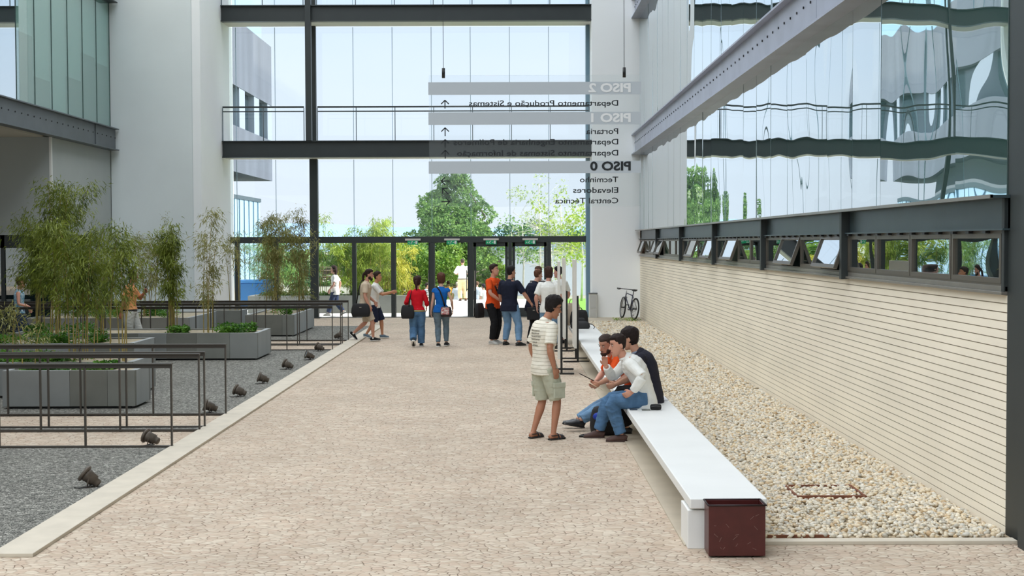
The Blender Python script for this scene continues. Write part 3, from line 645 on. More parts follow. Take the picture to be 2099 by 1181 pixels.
# px, Y, zb, crown bottom, top, radius, leaves, culms
for a in ((80,28.4,zt,1.4,3.05,.72,4200,9,'dense bamboo clump at the left end of the long planter, before the dark entrance'),
          (118,26.0,zt,1.3,3.75,.55,3300,8,'tallest bamboo clump, its tip before the thin white corner trim',BL1),
          (160,21.9,zt,1.3,2.75,.5,2500,9,'dense bamboo clump with yellow stems in the second planter',BL1),
          (205,25.8,zt,1.3,2.9,.5,2600,6,'bamboo clump left of the man in the orange polo, in the third planter',BL1),
          (237,21.6,zt,1.5,2.72,.28,800,5,'bamboo with four upright stems at the right of the second planter',BL1,.1),
          (28,20.2,zt,.9,1.5,.25,300,4,'short sparse bamboo at the left end of the nearest planter',BL2,.2),
          (312,35.0,zt,1.3,3.1,.5,1900,6,'hazy bamboo clump at the foot of the white wall, right of the orange polo man',BL2),
          (356,28.6,zt,1.25,2.85,.36,2600,9,'compact bamboo clump on the long planter, fanning from tight stems',BL1,.07),
          (427,28.5,zt,1.0,3.15,.30,900,4,'slim tall sparse bamboo at the middle of the long planter',BL2,.05),
          (484,37.7,zt,1.5,2.7,.45,500,4,'thin bare bamboo in the small square planter',BL2),
          (566,36.4,zt,.95,3.2,.46,2800,7,'olive bamboo clump in the planter before the glass front, left one',BL2,.12),
          (617,36.9,zt,.95,3.35,.42,2600,7,'olive bamboo clump beside the thick steel column',BL2,.12)):
    bamboo(*a)
def herbs(x0, x1, y0, y1, z, n, h, lab, m=HERB, L=.06, seed=1):
    rng = np.random.default_rng(seed+int(abs(x0*100)))
    k = max(3, int((x1-x0)*4)); cx = rng.uniform(x0, x1, k); cy = rng.uniform(y0, y1, k); idx = rng.integers(0, k, n)
    hh = h*rng.uniform(.4, 1.2, k)[idx]
    P = np.c_[np.clip(cx[idx]+rng.normal(0,.14,n), x0, x1), np.clip(cy[idx]+rng.normal(0,.12,n), y0, y1), z+np.abs(rng.uniform(0,1,n))*hh]
    D = np.c_[rng.normal(0,1,n), rng.normal(0,1,n), rng.uniform(-.1,.9,n)]
    o = quads_obj('groundcover', leaves_mesh(P, D, L, L*.6, rng, .1), m); tag(o, lab, 'plants', kind='stuff')
herbs(-7.2,-5.9,19.85,20.4,.53,2600,.10,'low green herbs in the nearest planter')
herbs(-9.1,-6.3,21.25,22.35,.53,4200,.16,'low green herbs in the second planter')
herbs(-11.2,-7.7,25.3,26.5,.53,3500,.22,'green herbs in the third planter')
herbs(-6.15,-5.4,28.1,29.1,.53,1700,.20,'bushy green herbs at the right end of the long planter')
herbs(-7.15,-6.75,27.98,28.5,.53,900,.22,'tuft of fine green plants in the middle of the long planter')
herbs(-10,-8.6,28.1,29.2,.53,1500,.25,'green herbs at the left end of the long planter')
herbs(-11.5,-8.3,33.8,36.4,.53,3200,.22,'green plants in the planter at the foot of the white wall')
herbs(-6.7,-5.7,35.1,38.2,.53,1600,.18,'green plants in the planter before the thick steel column')
herbs(3.1,3.9,40.3,40.9,.02,260,.12,'weeds growing under the bicycle', leafmat('weed_leaf',(96,130,50),(160,180,90)), .06)
herbs(-8.7,-3.3,46.95,47.9,.5,2500,.22,'low greenery in the terrace planter outside', leafmat('herb_out', (70,110,40),(140,170,70)), .12)
# young bamboos and trees outside
OB = leafmat('outside_leaf', (120,150,40), (196,212,96)); OG = leafmat('tree_leaf', (62,112,48), (158,190,104)); OY = leafmat('shrub_leaf', (140,150,40), (220,214,100))
OD = leafmat('dark_tree_leaf', (40,80,52), (90,132,80))
for a in ((690,47.6,.5,1.4,2.5,.42,1500,4,'dark green young tree outside, behind the walking woman in white', OG),
          (715,47.3,.5,.9,2.6,.45,1300,5,'pale outside bamboo right of the thick column', OB),
          (748,47.5,.5,.7,3.0,.5,3000,8,'bright green bamboo outside behind the ponytail man', OB),
          (785,47.4,.5,.7,3.3,.5,2800,7,'bright green bamboo outside with a tall spindly tip', OB),
          (822,47.6,.5,.6,2.3,.35,1000,5,'yellow green bamboo outside at the end of the terrace planter', OY),
          (665,47.5,.5,1.5,3.6,.4,300,3,'sparse tall shoot outside just right of the thick column', OB),
          (545,51.5,.0,1.0,3.2,.6,1600,6,'blue green bamboo outside behind the left panes', leafmat('blue_leaf',(90,130,110),(150,185,150))),
          (585,49.5,.0,.8,3.0,.8,2200,6,'leafy bamboo outside left of the thick column', OG)):
    bamboo(*a, spread=.25, grp='bamboo and shoots outside the glass', L=.16)
def tree(x, Y, z0, trunk_h, lobes, nleaf, L, lab, m, tr=.18, name='tree', tm=None, cat='tree'):
    rng = np.random.default_rng(int(abs(x*17)+Y))
    t = thing(name, (x, Y, z0), lab, cat)
    tm = tm or mat('bark', (110,100,84), .9, var=.2, vscale=6)
    a = MB().loft([(x,Y,z0),(x+.05,Y,z0+trunk_h*.5),(x-.03,Y,z0+trunk_h)], [tr, tr*.75, tr*.45], (1,0,0), 10)
    for (lx, ly, lz, lr) in lobes[:12]: a.loft([(x,Y,z0+trunk_h*.6), ((x+lx)/2+.5*x-.5*x+lx*0, Y+ly*.5, z0+(trunk_h*.6+lz)/2), (x+lx*.8,Y+ly*.8,z0+lz)], [tr*.4,tr*.25,tr*.08], (1,0,0), 6)
    a.build('trunk', tm, t, True)
    P = []; D = []; tot = sum(l[3]**2 for l in lobes)
    for lx, ly, lz, lr in lobes:
        n = int(nleaf*lr*lr/tot); v = rng.normal(0,1,(n,3)); v /= np.linalg.norm(v,axis=1,keepdims=True)
        rr = lr*(rng.uniform(.55,1.0,(n,1))**.5)*(1+.18*np.sin(v[:,0:1]*9+lz)*np.sin(v[:,2:3]*8+lx))
        P.append(np.array([x+lx, Y+ly, z0+lz])+v*rr*np.array([1,1,.85])); D.append(v+rng.normal(0,.7,(n,3)))
    quads_obj('crown', leaves_mesh(np.concatenate(P), np.concatenate(D), L, L*.6, rng, .15), m, t, t['_o'])
rt = random.Random(11)
lob = []
# big tree: conical crown, centre px 925, 358..600
for i in range(72):
    z = rt.uniform(1.2, 8.1 if i % 3 else 5.5); r_ = 3.6*min(1, (8.8-z)/4.9)*min(1,(z+1.2)/2.6); a_ = rt.uniform(0, 6.28); q = rt.uniform(.55, .95)
    lob.append((math.cos(a_)*r_*q*.82, math.sin(a_)*r_*q, z, rt.uniform(.55, 1.0)*(.6 if z > 7 else 1)))
tree(-3.6, 86, -1.3, 4.5, lob, 46000, .19, 'big broad-leaved green tree beyond the glass doors', OG, .3)
lob = [(rt.uniform(-2.6,2.6), rt.uniform(-1,1), rt.uniform(.4,3.3), rt.uniform(.5,.9)) for _ in range(26)]
tree(-5.3, 70, -1.3, 1.6, lob, 16000, .17, 'light green bushy shrub left in front of the big tree', leafmat('mid_leaf',(70,116,40),(150,180,80)), .08, 'shrub', cat='shrub')
lob = [(rt.uniform(-1.6,1.6), rt.uniform(-.6,.6), rt.uniform(.3,2.7), rt.uniform(.35,.6)) for _ in range(16)]
tree(-1.7, 73, -1.3, 1.4, lob, 9000, .15, 'leafy green shrub right in front of the big tree', leafmat('mid_leaf',(70,116,40),(150,180,80)), .08, 'shrub', cat='shrub')
lob = [(rt.uniform(-.9,.9), rt.uniform(-.6,.6), rt.uniform(.3,2.8), rt.uniform(.3,.5)) for _ in range(14)]
tree(-6.0, 62, -1.3, 1.4, lob, 6000, .13, 'yellow flowering shrub left of the big tree', OY, .06, 'shrub', cat='shrub')
lob = [(rt.uniform(-6,6), rt.uniform(-2,2), rt.uniform(.5,4.2), rt.uniform(.9,1.5)) for _ in range(30)]
tree(-1, 112, -1.3, 3, lob, 14000, .3, 'dark hedge of trees behind the big tree', OD, .2, 'hedge', cat='hedge')
BIRCH = mat('pale_bark', (214,210,200), .8, var=.15, vscale=6)
def thin(px, Y, h, n, lab, w=.7, m=OB, L=.14, z0=0):
    x = (px-1047)*Y/F
    lobs = [(rt.uniform(-w,w), rt.uniform(-.5,.5), h*rt.uniform(.45,1.0), rt.uniform(.18,.42)) for _ in range(22)]
    tree(x, Y, z0, h*.95, lobs, n, L, lab, m, .05, 'young_tree', BIRCH)
thin(1106, 62, 5.3, 700, 'thin young tree outside behind the sign, the tallest of the slender ones', 1.3, leafmat('pale_leaf',(150,170,120),(205,214,160)))
thin(1192, 55, 3.6, 900, 'slender pale-trunked young tree on the lawn outside', .8, OB)
thin(1150, 58, 4.4, 800, 'light airy young tree outside left of the lawn tree', .9, OB)
thin(1072, 66, 3.4, 900, 'airy green young tree outside behind the navy T-shirt men', .8, OG)
thin(1130, 75, 4.0, 700, 'hazy young tree far outside between two slender trees', 1.2, leafmat('pale_leaf',(150,170,120),(205,214,160)), z0=-1.3)
for i, (x, Y, ww, h, lb) in enumerate(((-20,100,5,2.4,'round dark tree far left beyond the annex'),(-13,118,6,2.4,'dark green tree group behind the outside bamboo'),(7,105,5,3.4,'green tree group far right behind the pavilion'),(14,125,6,4.2,'far tree group at the right end of the horizon'))):
    lob = [(rt.uniform(-ww,ww), rt.uniform(-2,2), rt.uniform(.6,h), rt.uniform(.8,1.4)) for _ in range(18)]
    tree(x, Y, -1.3, 2.4, lob, 7000, .34, lb, OD if i % 2 == 0 else OG, .2)

# ------------------------------------------------------------------ hanging sign
SY = 12.0; sS = F/SY
def sx(px): return (px-1047)/sS
def sz(py): return HC-(py-497)/sS
sg = thing('hanging_sign', (0.22, SY, 3.2), 'clear hanging direction sign with grey bands, read from behind', 'sign')
MB().box(sx(881), sx(1314), SY, SY+.01, sz(424), sz(156)).build('sign_panel', glass('acrylic', (.97,.98,.98), .01, .03, (220,226,228)), sg)
BANDM = mat('grey_vinyl', (182,190,196), .6); BANDR = BANDM
for y0, y1 in ((170,195.5),(231,256.5),(331,356)):
    MB().box(sx(880), sx(1314), SY-.004, SY-.001, sz(y1), sz(y0)).build('grey_band', BANDM, sg)
INK = mat('black_vinyl', (18,24,28), .5); WH = mat('white_vinyl', (226,228,228), .5)
def text(s, xr, xl, yb, hpx, m, y=SY-.006, nm='lettering', bold=0):
    """mirrored line: starts at the right pixel xr, ends at xl; yb = baseline"""
    cu = bpy.data.curves.new('t', 'FONT'); cu.body = s; cu.size = 1; cu.extrude = .0; cu.offset = bold; cu.resolution_u = 3
    o = bpy.data.objects.new('t', cu); C.objects.link(o); dg = bpy.context.evaluated_depsgraph_get(); me = bpy.data.meshes.new_from_object(o.evaluated_get(dg))
    bpy.data.objects.remove(o)
    co = np.array([v.co for v in me.vertices]); x0, x1 = co[:,0].min(), co[:,0].max()
    kx = (sx(xr)-sx(xl))/(x1-x0); kz = (hpx/sS)/.73
    for v in me.vertices:
        v.co = Vector((sx(xr)-(v.co.x-x0)*kx-.22, y-SY, sz(yb)+v.co.y*kz-3.2))
    me.materials.append(m); ob_ = link(nm, me, sg); return ob_
text('PISO 2', 1293, 1207, 190.5, 18, WH, bold=.035)
text('PISO 1', 1293, 1212, 251.5, 18, WH, bold=.035)
text('PISO 0', 1293, 1210, 350, 18, INK, bold=.035)
for s, xl, yb in (('Departamento Produção e Sistemas', 963, 218.5), ('Portaria', 1202, 276), ('Departamento Engenharia de Polímeros', 931, 297.5), ('Departamento Sistemas de Informação', 938, 320), ('Tecminho', 1189, 374.5), ('Elevadores', 1175, 396), ('Central Técnica', 1138, 417.5)):
    text(s, 1267.5, xl, yb, 11.8, INK, bold=.014)
def arrow(px, py, ang, L=17):
    a = MB(); c = Vector((sx(px), SY-.006, sz(py))); M = Matrix.Rotation(-ang, 3, 'Y')
    l = L/sS; wd = 2.2/sS
    a.obox(c, (wd, .002, l), M)
    for s in (-1, 1):
        a.obox(c + M @ Vector((s*l*.23, 0, l*.5-l*.23)), (wd, .002, l*.66), M @ Matrix.Rotation(-s*R(45), 3, 'Y'))
    a.build('arrow', INK, sg)
for py in (215, 271, 295, 317): arrow(914, py, 0)
arrow(914, 371, R(90)); arrow(914, 392, R(45)); arrow(914, 413, R(-90))
for px in (911, 1280):
    MB().cyl((sx(px), SY+.005, sz(161)), (sx(px), SY+.005, sz(141)), .014, 14).build('clamp', BLACKP, sg, True)
    MB().cyl((sx(px), SY+.005, sz(141)), (sx(px)-.01, SY+.005, 8.0), .0025, 6).build('cable', STEEL, sg)
MB().box(-9, 4.3, 11.8, 12.2, 8.0, 8.35)
tr = struct('trim_16', MB().box(-11.3, 4.0, 11.9, 12.1, 8.0, 8.03).box(-11.3, 4.0, 11.9, 12.1, 8.3, 8.33).box(-11.3, 4.0, 11.99, 12.01, 8.03, 8.3), STEEL, 'steel beam above the court that carries the sign cables')
# exit signs under the header
GRN = mat('exit_green', (0,138,92), .5); GRN.node_tree.nodes['Principled BSDF'].inputs['Emission Color'].default_value = srgb((0,138,92)); GRN.node_tree.nodes['Principled BSDF'].inputs['Emission Strength'].default_value = .25
for px, lb in ((847,'leftmost of the four green exit signs above the doors'),(927,'green exit sign above the woman in blue'),(1007,'green exit sign above the man in the orange T-shirt'),(1087,'rightmost of the four green exit signs above the doors')):
    x = (px-1047)*43.7/F; Y = 43.62
    t = thing('exit_sign', (x, Y, 2.5), lb, 'exit sign', 'exit signs above the doors')
    MB().box(x-.245, x+.245, Y-.03, Y+.14, 2.47, 2.53).build('lamp_bar', mat('white_lamp_bar', (206,202,196), .5), t, bevel=.005)
    MB().box(x-.17, x+.17, Y-.012, Y, 2.34, 2.47).build('sign_plate', GRN, t)
    a = MB(); yy = Y-.016      # running figure, door and arrow
    a.box(x+.085, x+.145, yy, yy+.003, 2.36, 2.455); a.box(x-.025, x-.005, yy, yy+.003, 2.435, 2.455)
    for p, q in (((-.03,2.43),(-.05,2.395)),((-.05,2.395),(-.08,2.385)),((-.05,2.395),(-.03,2.37)),((-.03,2.37),(-.03,2.355)),((-.03,2.43),(0,2.41)),((-.03,2.43),(-.06,2.42)),((.03,2.405),(.07,2.405)),((.055,2.42),(.07,2.405)),((.055,2.39),(.07,2.405)),((-.13,2.40),(-.10,2.42)),((-.13,2.40),(-.10,2.38))):
        a.cyl((x+p[0], yy, p[1]), (x+q[0], yy, q[1]), .006, 5)
    a.build('pictogram', WH, t)
# ------------------------------------------------------------------ display boards
PB = mat('board_white', (222,220,212), .6, var=.03, vscale=2)
def board(px, Y, lab, ln=.85, rot=0):
    x = (px-1047)*Y/F; t = thing('display_board', (x, Y, 0), lab, 'display board', 'display boards seen edge-on beside the bench', rz=rot, world=False)
    MB().box(-.03, .02, 0, ln, .28, 2.05).build('board_panel', PB, t, bevel=.003)
    for yy in (.02, ln-.08):
        p = MB().box(.022, .06, yy, yy+.05, .03, 1.33); p.build('post', BLACKP, t)
        MB().box(-.25, .27, yy, yy+.05, 0, .03).build('foot', BLACKP, t)
board(1146, 24.7, 'nearest white display board, rising behind the man in cream shirt', 1.0, R(-2))
board(1180, 27.2, 'right display board beside the bench, black post and feet in full view', .85)
board(1158, 29.9, 'middle display board, behind the right one', .9)
# litter / info unit at pier
t = thing('grey_cabinet', (2.55, 42.35, .06), 'light grey metal cabinet standing against the left edge of the white pier', 'cabinet')
MB().box(2.42, 2.66, 42.2, 42.42, .06, .8).build('cabinet_body', mat('pale_grey_metal', (206,206,200), .5, var=.05), t, bevel=.006)
MB().box(2.45, 2.63, 42.19, 42.2, .36, .76).build('door', mat('grey_door_metal', (188,188,184), .5), t); MB().box(2.45, 2.63, 42.19, 42.2, .1, .34).build('door', mat('grey_door_metal', (188,188,184), .5), t)
MB().box(2.40, 2.68, 42.18, 42.44, .8, .83).build('lid', mat('dark_lid', (110,112,112), .5), t)
# ------------------------------------------------------------------ bicycle
def bicycle():
    t = thing('bicycle', (3.56, 41.48, .06), 'grey mountain bike leaning in the corner by the white pier', 'bicycle', rz=R(105), world=False)
    # local: +X = front, wheels radius .33
    BM = mat('bike_frame_paint', (70,72,92), .3, metal=.4); TY = mat('tyre', (34,32,30), .85); SPK = mat('spoke', (160,160,160), .3, metal=.8)
    tilt = Matrix.Rotation(R(6), 3, 'X')
    def T(v): return tuple(tilt @ Vector(v))
    def bt_(name, segs, r, m):
        a = MB()
        for p, q in segs: a.cyl(T(p), T(q), r, 10)
        return a.build(name, m, t, True)
    root = t
    steer = Matrix.Rotation(R(-6), 3, 'Z')
    for cx, st, nm in ((-.52, Matrix.Identity(3), 'rear_wheel'), (.55, steer, 'front_wheel')):
        def W(v): q = st @ Vector((v[0], v[1], v[2])); return T((q.x+cx, q.y, q.z+.33))
        a = MB(); n = 36
        rr = []
        for i in range(n+1):
            an = 2*math.pi*i/n; rr.append([W(((.31+.024*math.cos(b))*math.cos(an), .024*math.sin(b), (.31+.024*math.cos(b))*math.sin(an))) for b in [2*math.pi*k/8 for k in range(8)]])
        a.rings(rr, False); wh = a.build('wheel', TY, t, True)
        a = MB()
        for i in range(28):
            an = 2*math.pi*i/28; s = .03*(1 if i % 2 else -1); a.cyl(W((0,s,0)), W((.29*math.cos(an),0,.29*math.sin(an))), .0018, 4)
        sp_ = a.build('spokes', SPK, t); sp_.parent = wh
        a = MB(); rr = []
        for i in range(n+1):
            an = 2*math.pi*i/n; rr.append([W(((.285+.01*math.cos(b))*math.cos(an), .013*math.sin(b), (.285+.01*math.cos(b))*math.sin(an))) for b in [2*math.pi*k/6 for k in range(6)]])
        a.rings(rr, False); h = a.build('rim', SPK, t, True); h.parent = wh
        a = MB().cyl(W((0,-.05,0)), W((0,.05,0)), .022, 12); h = a.build('hub', BLACKP, t, True); h.parent = wh
    bb = (-.1,0,.28); st_ = (-.22,0,.72); hd = (.36,0,.78); hb = (.40,0,.66); rx = (-.52,0,.33); fx = (.55,0,.33)
    bt_('bike_frame', [(bb,st_),(st_,hd),(bb,hb),(hd,hb)], .017, BM); bt_('rear_stays', [((bb[0],.03,bb[2]),(rx[0],.06,rx[2])),((bb[0],-.03,bb[2]),(rx[0],-.06,rx[2])),((st_[0],.02,st_[2]-.03),(rx[0],.06,rx[2])),((st_[0],-.02,st_[2]-.03),(rx[0],-.06,rx[2]))], .009, BM)
    fk = []
    for s in (-1,1): fk.append(((.41, s*.045, .66), (.55+.0, s*.055, .33)))
    bt_('fork', fk+[((.41,-.045,.66),(.41,.045,.66)),((.41,0,.66),(.355,0,.86))], .013, SPK)
    def Hh(v): q = steer @ Vector(v); return (q.x+.345, q.y, q.z+.9)
    a = MB().tube([T(Hh(v)) for v in ((-.02,-.31,.0),(0,-.1,.0),(0.02,0,0),(0,.1,0),(-.02,.31,0))], .012); a.build('handlebar', BLACKP, t, True)
    a = MB()
    for s in (-1,1): a.cyl(T(Hh((-.02,s*.2,0))), T(Hh((-.02,s*.32,0))), .018, 10); a.cyl(T(Hh((.03,s*.2,-.02))), T(Hh((.05,s*.28,-.04))), .006, 6)
    a.build('grips', BLACKP, t, True)
    bt_('seat_post', [((-.22,0,.7),(-.255,0,.86))], .013, BLACKP)
    MB().loft([T((-.39,0,.87)),T((-.33,0,.885)),T((-.24,0,.88)),T((-.15,0,.875)),T((-.11,0,.87))], [(.02,.05),(.028,.075),(.024,.05),(.018,.022),(.012,.012)], (0,0,1), 12).build('saddle', BLACKP, t, True)
    a = MB().lathe([(.0,-.004),(.09,-.004),(.09,.004),(.0,.004)], T((-.1,-.05,.28)), tilt @ Matrix.Rotation(R(90),3,'X'), 24)
    a.cyl(T((-.1,-.07,.28)), T((-.03,-.075,.13)), .009, 8).cyl(T((-.1,.07,.28)), T((-.17,.075,.43)), .009, 8).cyl(T((-.1,-.07,.28)), T((-.1,.07,.28)), .015, 8); a.build('crankset', BLACKP, t)
    MB().obox(T((-.03,-.12,.13)), (.09,.08,.02)).obox(T((-.17,.12,.43)), (.09,.08,.02)).build('pedals', BLACKP, t)
    bt_('chain', [((-.1,-.052,.37),(-.52,-.05,.37)),((-.1,-.052,.19),(-.52,-.05,.30))], .004, BLACKP)
bicycle()
# ------------------------------------------------------------------ small things on the bench
t = thing('camera_pouch', (1.72, 16.2, .4), 'small black zipped pouch on the white bench beside the white shirt man', 'pouch')
MB().loft([(1.655,16.2,.435),(1.665,16.2,.435),(1.72,16.2,.437),(1.775,16.2,.435),(1.785,16.2,.435)], [(.02,.02),(.033,.04),(.036,.045),(.033,.04),(.02,.02)], (0,0,1), 16).build('pouch_body', BLACK, t, True)
MB().tube([(1.66,16.155,.445),(1.72,16.152,.452),(1.78,16.155,.445)], .003).build('zip', mat('zip_grey', (70,70,70), .4), t, True)
t = thing('mobile_phone', (1.6, 16.17, .4), 'grey mobile phone lying on the bench edge left of the black pouch', 'phone')
MB().box(1.55, 1.65, 16.14, 16.19, .4, .416).build('phone_body', mat('phone_grey', (110,112,104), .35), t, bevel=.005); MB().box(1.57, 1.61, 16.15, 16.18, .416, .417).build('screen', BLACKP, t)
t = thing('mobile_phone', (1.45, 16.2, .4), 'dark blue grey mobile phone at the very edge of the bench, nearer the knee', 'phone')
MB().box(1.41, 1.50, 16.17, 16.22, .4, .415).build('phone_body', mat('phone_dark', (52,66,80), .35), t, bevel=.005); MB().box(1.43, 1.46, 16.18, 16.21, .415, .416).build('screen', BLACKP, t)
t = thing('notebook', (1.86, 17.3, .4), 'white notebook with a dark blue pen on the bench behind the white shirt man', 'notebook')
MB().box(1.75, 1.97, 17.1, 17.4, .4, .42).build('pages', mat('paper', (226,228,232), .8), t); MB().cyl((1.78,17.14,.427), (1.93,17.2,.427), .007, 8).build('pen', mat('pen_blue', (30,40,80), .4), t, True)
def bagmesh(c, s, name, m, parent, sag=.12, rot=0):
    """soft rounded bag body"""
    w_, d_, h_ = s; a = MB(); M = Matrix.Rotation(rot, 3, 'Z'); rg = []
    for q, f in ((0,.80),(.04,.94),(.3,1.04),(.6,1.0),(.85,.9),(.97,.74),(1,.5)):
        ring = []
        for k in range(20):
            an = 2*math.pi*k/20; cx, sx_ = math.cos(an), math.sin(an); e_ = .45
            x = math.copysign(abs(cx)**e_, cx)*w_/2*f; y_ = math.copysign(abs(sx_)**e_, sx_)*d_/2*(f if q < .5 else f*(1-.35*(q-.5)*2))
            z = q*h_ - sag*h_*(1-abs(x)/(w_/2+1e-6))*q*.3
            v = M @ Vector((x, y_, z)); ring.append((c[0]+v.x, c[1]+v.y, c[2]+v.z))
        rg.append(ring)
    return a.rings(rg).build(name, m, parent, True)
t = thing('backpack', (1.55, 31.9, .4), 'black backpack standing on the far end of the bench', 'backpack')
bagmesh((1.6,32.0,.4), (.42,.24,.42), 'bag_body', BLACK, t)
bagmesh((1.6,31.86,.42), (.28,.08,.22), 'front_pocket', mat('black_nylon', (34,34,36), .6), t)
MB().tube([(1.52,31.98,.8),(1.56,31.97,.86),(1.64,31.97,.86),(1.68,31.98,.8)], .012).build('grab_handle', BLACKP, t, True)
t = thing('laptop_case', (1.62, 31.45, .4), 'black laptop case lying in front of the backpack on the far bench end', 'bag')
bagmesh((1.6,31.5,.4), (.44,.14,.17), 'bag_body', mat('black_nylon', (34,34,36), .6), t, .05)
MB().tube([(1.8,31.5,.52),(1.88,31.45,.5),(1.93,31.4,.45),(1.9,31.35,.41)], .01).build('strap', BLACKP, t, True)
t = thing('beige_bag', (1.5, 33.0, .4), 'rounded beige cloth bag behind the black backpack', 'bag')
bagmesh((1.5,32.9,.4), (.36,.3,.55), 'bag_body', mat('beige_cloth', (196,180,160), .9), t); MB().tube([(1.4,32.85,.93),(1.43,32.8,1.02),(1.5,32.8,1.04),(1.55,32.85,.93)], .012).build('handle', mat('beige_cloth', (196,180,160), .9), t, True)
t = thing('backpack', (1.12, 16.95, 0), 'black and blue backpack on the ground between the seated men', 'backpack')
bagmesh((1.15,16.98,0), (.30,.26,.36), 'bag_body', BLACK, t, rot=.3)
MB().ball((1.08,16.86,.24), (.07,.03,.05), 12).build('blue_patch', mat('blue_nylon', (24,60,170), .6), t, True)
MB().tube([(1.02,16.9,.03),(.93,16.86,.015),(.86,16.8,.012),(.84,16.74,.012),(.95,16.72,.014)], .014).build('strap', BLACKP, t, True)
# ------------------------------------------------------------------ people
TS = bpy.data.scenes.new('workbench')      # scratch scene for remeshing, removed at the end
def skin(tone): return mat('skin_%d_%d_%d' % tone, tone, .55, var=.05, vscale=9)
def cloth(name, col, var=.08, vs=14, **k): return mat(name, col, .85, var=var, vscale=vs, bump=.25, bscale=55, spec=.2, **k)
def fuse(mb, name, m, parent, vox, wr=0, wf=9, smooth=3, seed=0, stretch=(1,1,.45)):
    me = mb.mesh('tmp'); o = bpy.data.objects.new('tmp', me); TS.collection.objects.link(o)
    r = o.modifiers.new('r', 'REMESH'); r.mode = 'VOXEL'; r.voxel_size = vox
    s = o.modifiers.new('s', 'SMOOTH'); s.factor = .5; s.iterations = smooth
    vl = TS.view_layers[0]; vl.update(); dg = vl.depsgraph; dg.update(); me2 = bpy.data.meshes.new_from_object(o.evaluated_get(dg)); bpy.data.objects.remove(o); bpy.data.meshes.remove(me)
    if wr:
        n_ = len(me2.vertices); co = np.empty(n_*3, np.float32); no = np.empty(n_*3, np.float32)
        me2.vertices.foreach_get('co', co); me2.vertex_normals.foreach_get('vector', no); co = co.reshape(-1,3); no = no.reshape(-1,3)
        q = co*np.array(stretch)*wf*np.array([1,1,2.2]); q[:,0] += seed
        am = np.array([noise.noise(Vector(p)) + .5*noise.noise(Vector(p)*2.3) for p in q])
        co += no*(wr*np.maximum(1-np.abs(am)*2.2, -.45))[:,None]; me2.vertices.foreach_set('co', co.ravel().astype(np.float32)); me2.update()
    me2.materials.clear(); me2.materials.append(m); me2.name = name
    return link(name, me2, parent, True)
def ik(a, b, l1, l2, pole):
    a, b = Vector(a), Vector(b); d = b-a; L = d.length
    if L > (l1+l2)*.999: b = a + d*((l1+l2)*.999/L); d = b-a; L = d.length
    if L < 1e-4: L = 1e-4
    n = d.normalized(); x = (l1*l1-l2*l2+L*L)/(2*L); h = math.sqrt(max(0, l1*l1-x*x))
    p = Vector(pole); p = p - n*p.dot(n)
    p = p.normalized() if p.length > 1e-5 else Vector((0,1,0))
    return a+n*x+p*h, b
HEADR = [(-.128,.062,.030,.022),(-.118,.088,.018,.036),(-.095,.098,-.012,.050),(-.065,.100,-.050,.061),(-.03,.098,-.078,.068),(.0,.094,-.092,.071),(.03,.090,-.1,.075),(.06,.096,-.102,.077),(.09,.082,-.09,.068),(.108,.060,-.068,.052),(.119,.034,-.042,.034),(.126,.012,-.02,.014)]
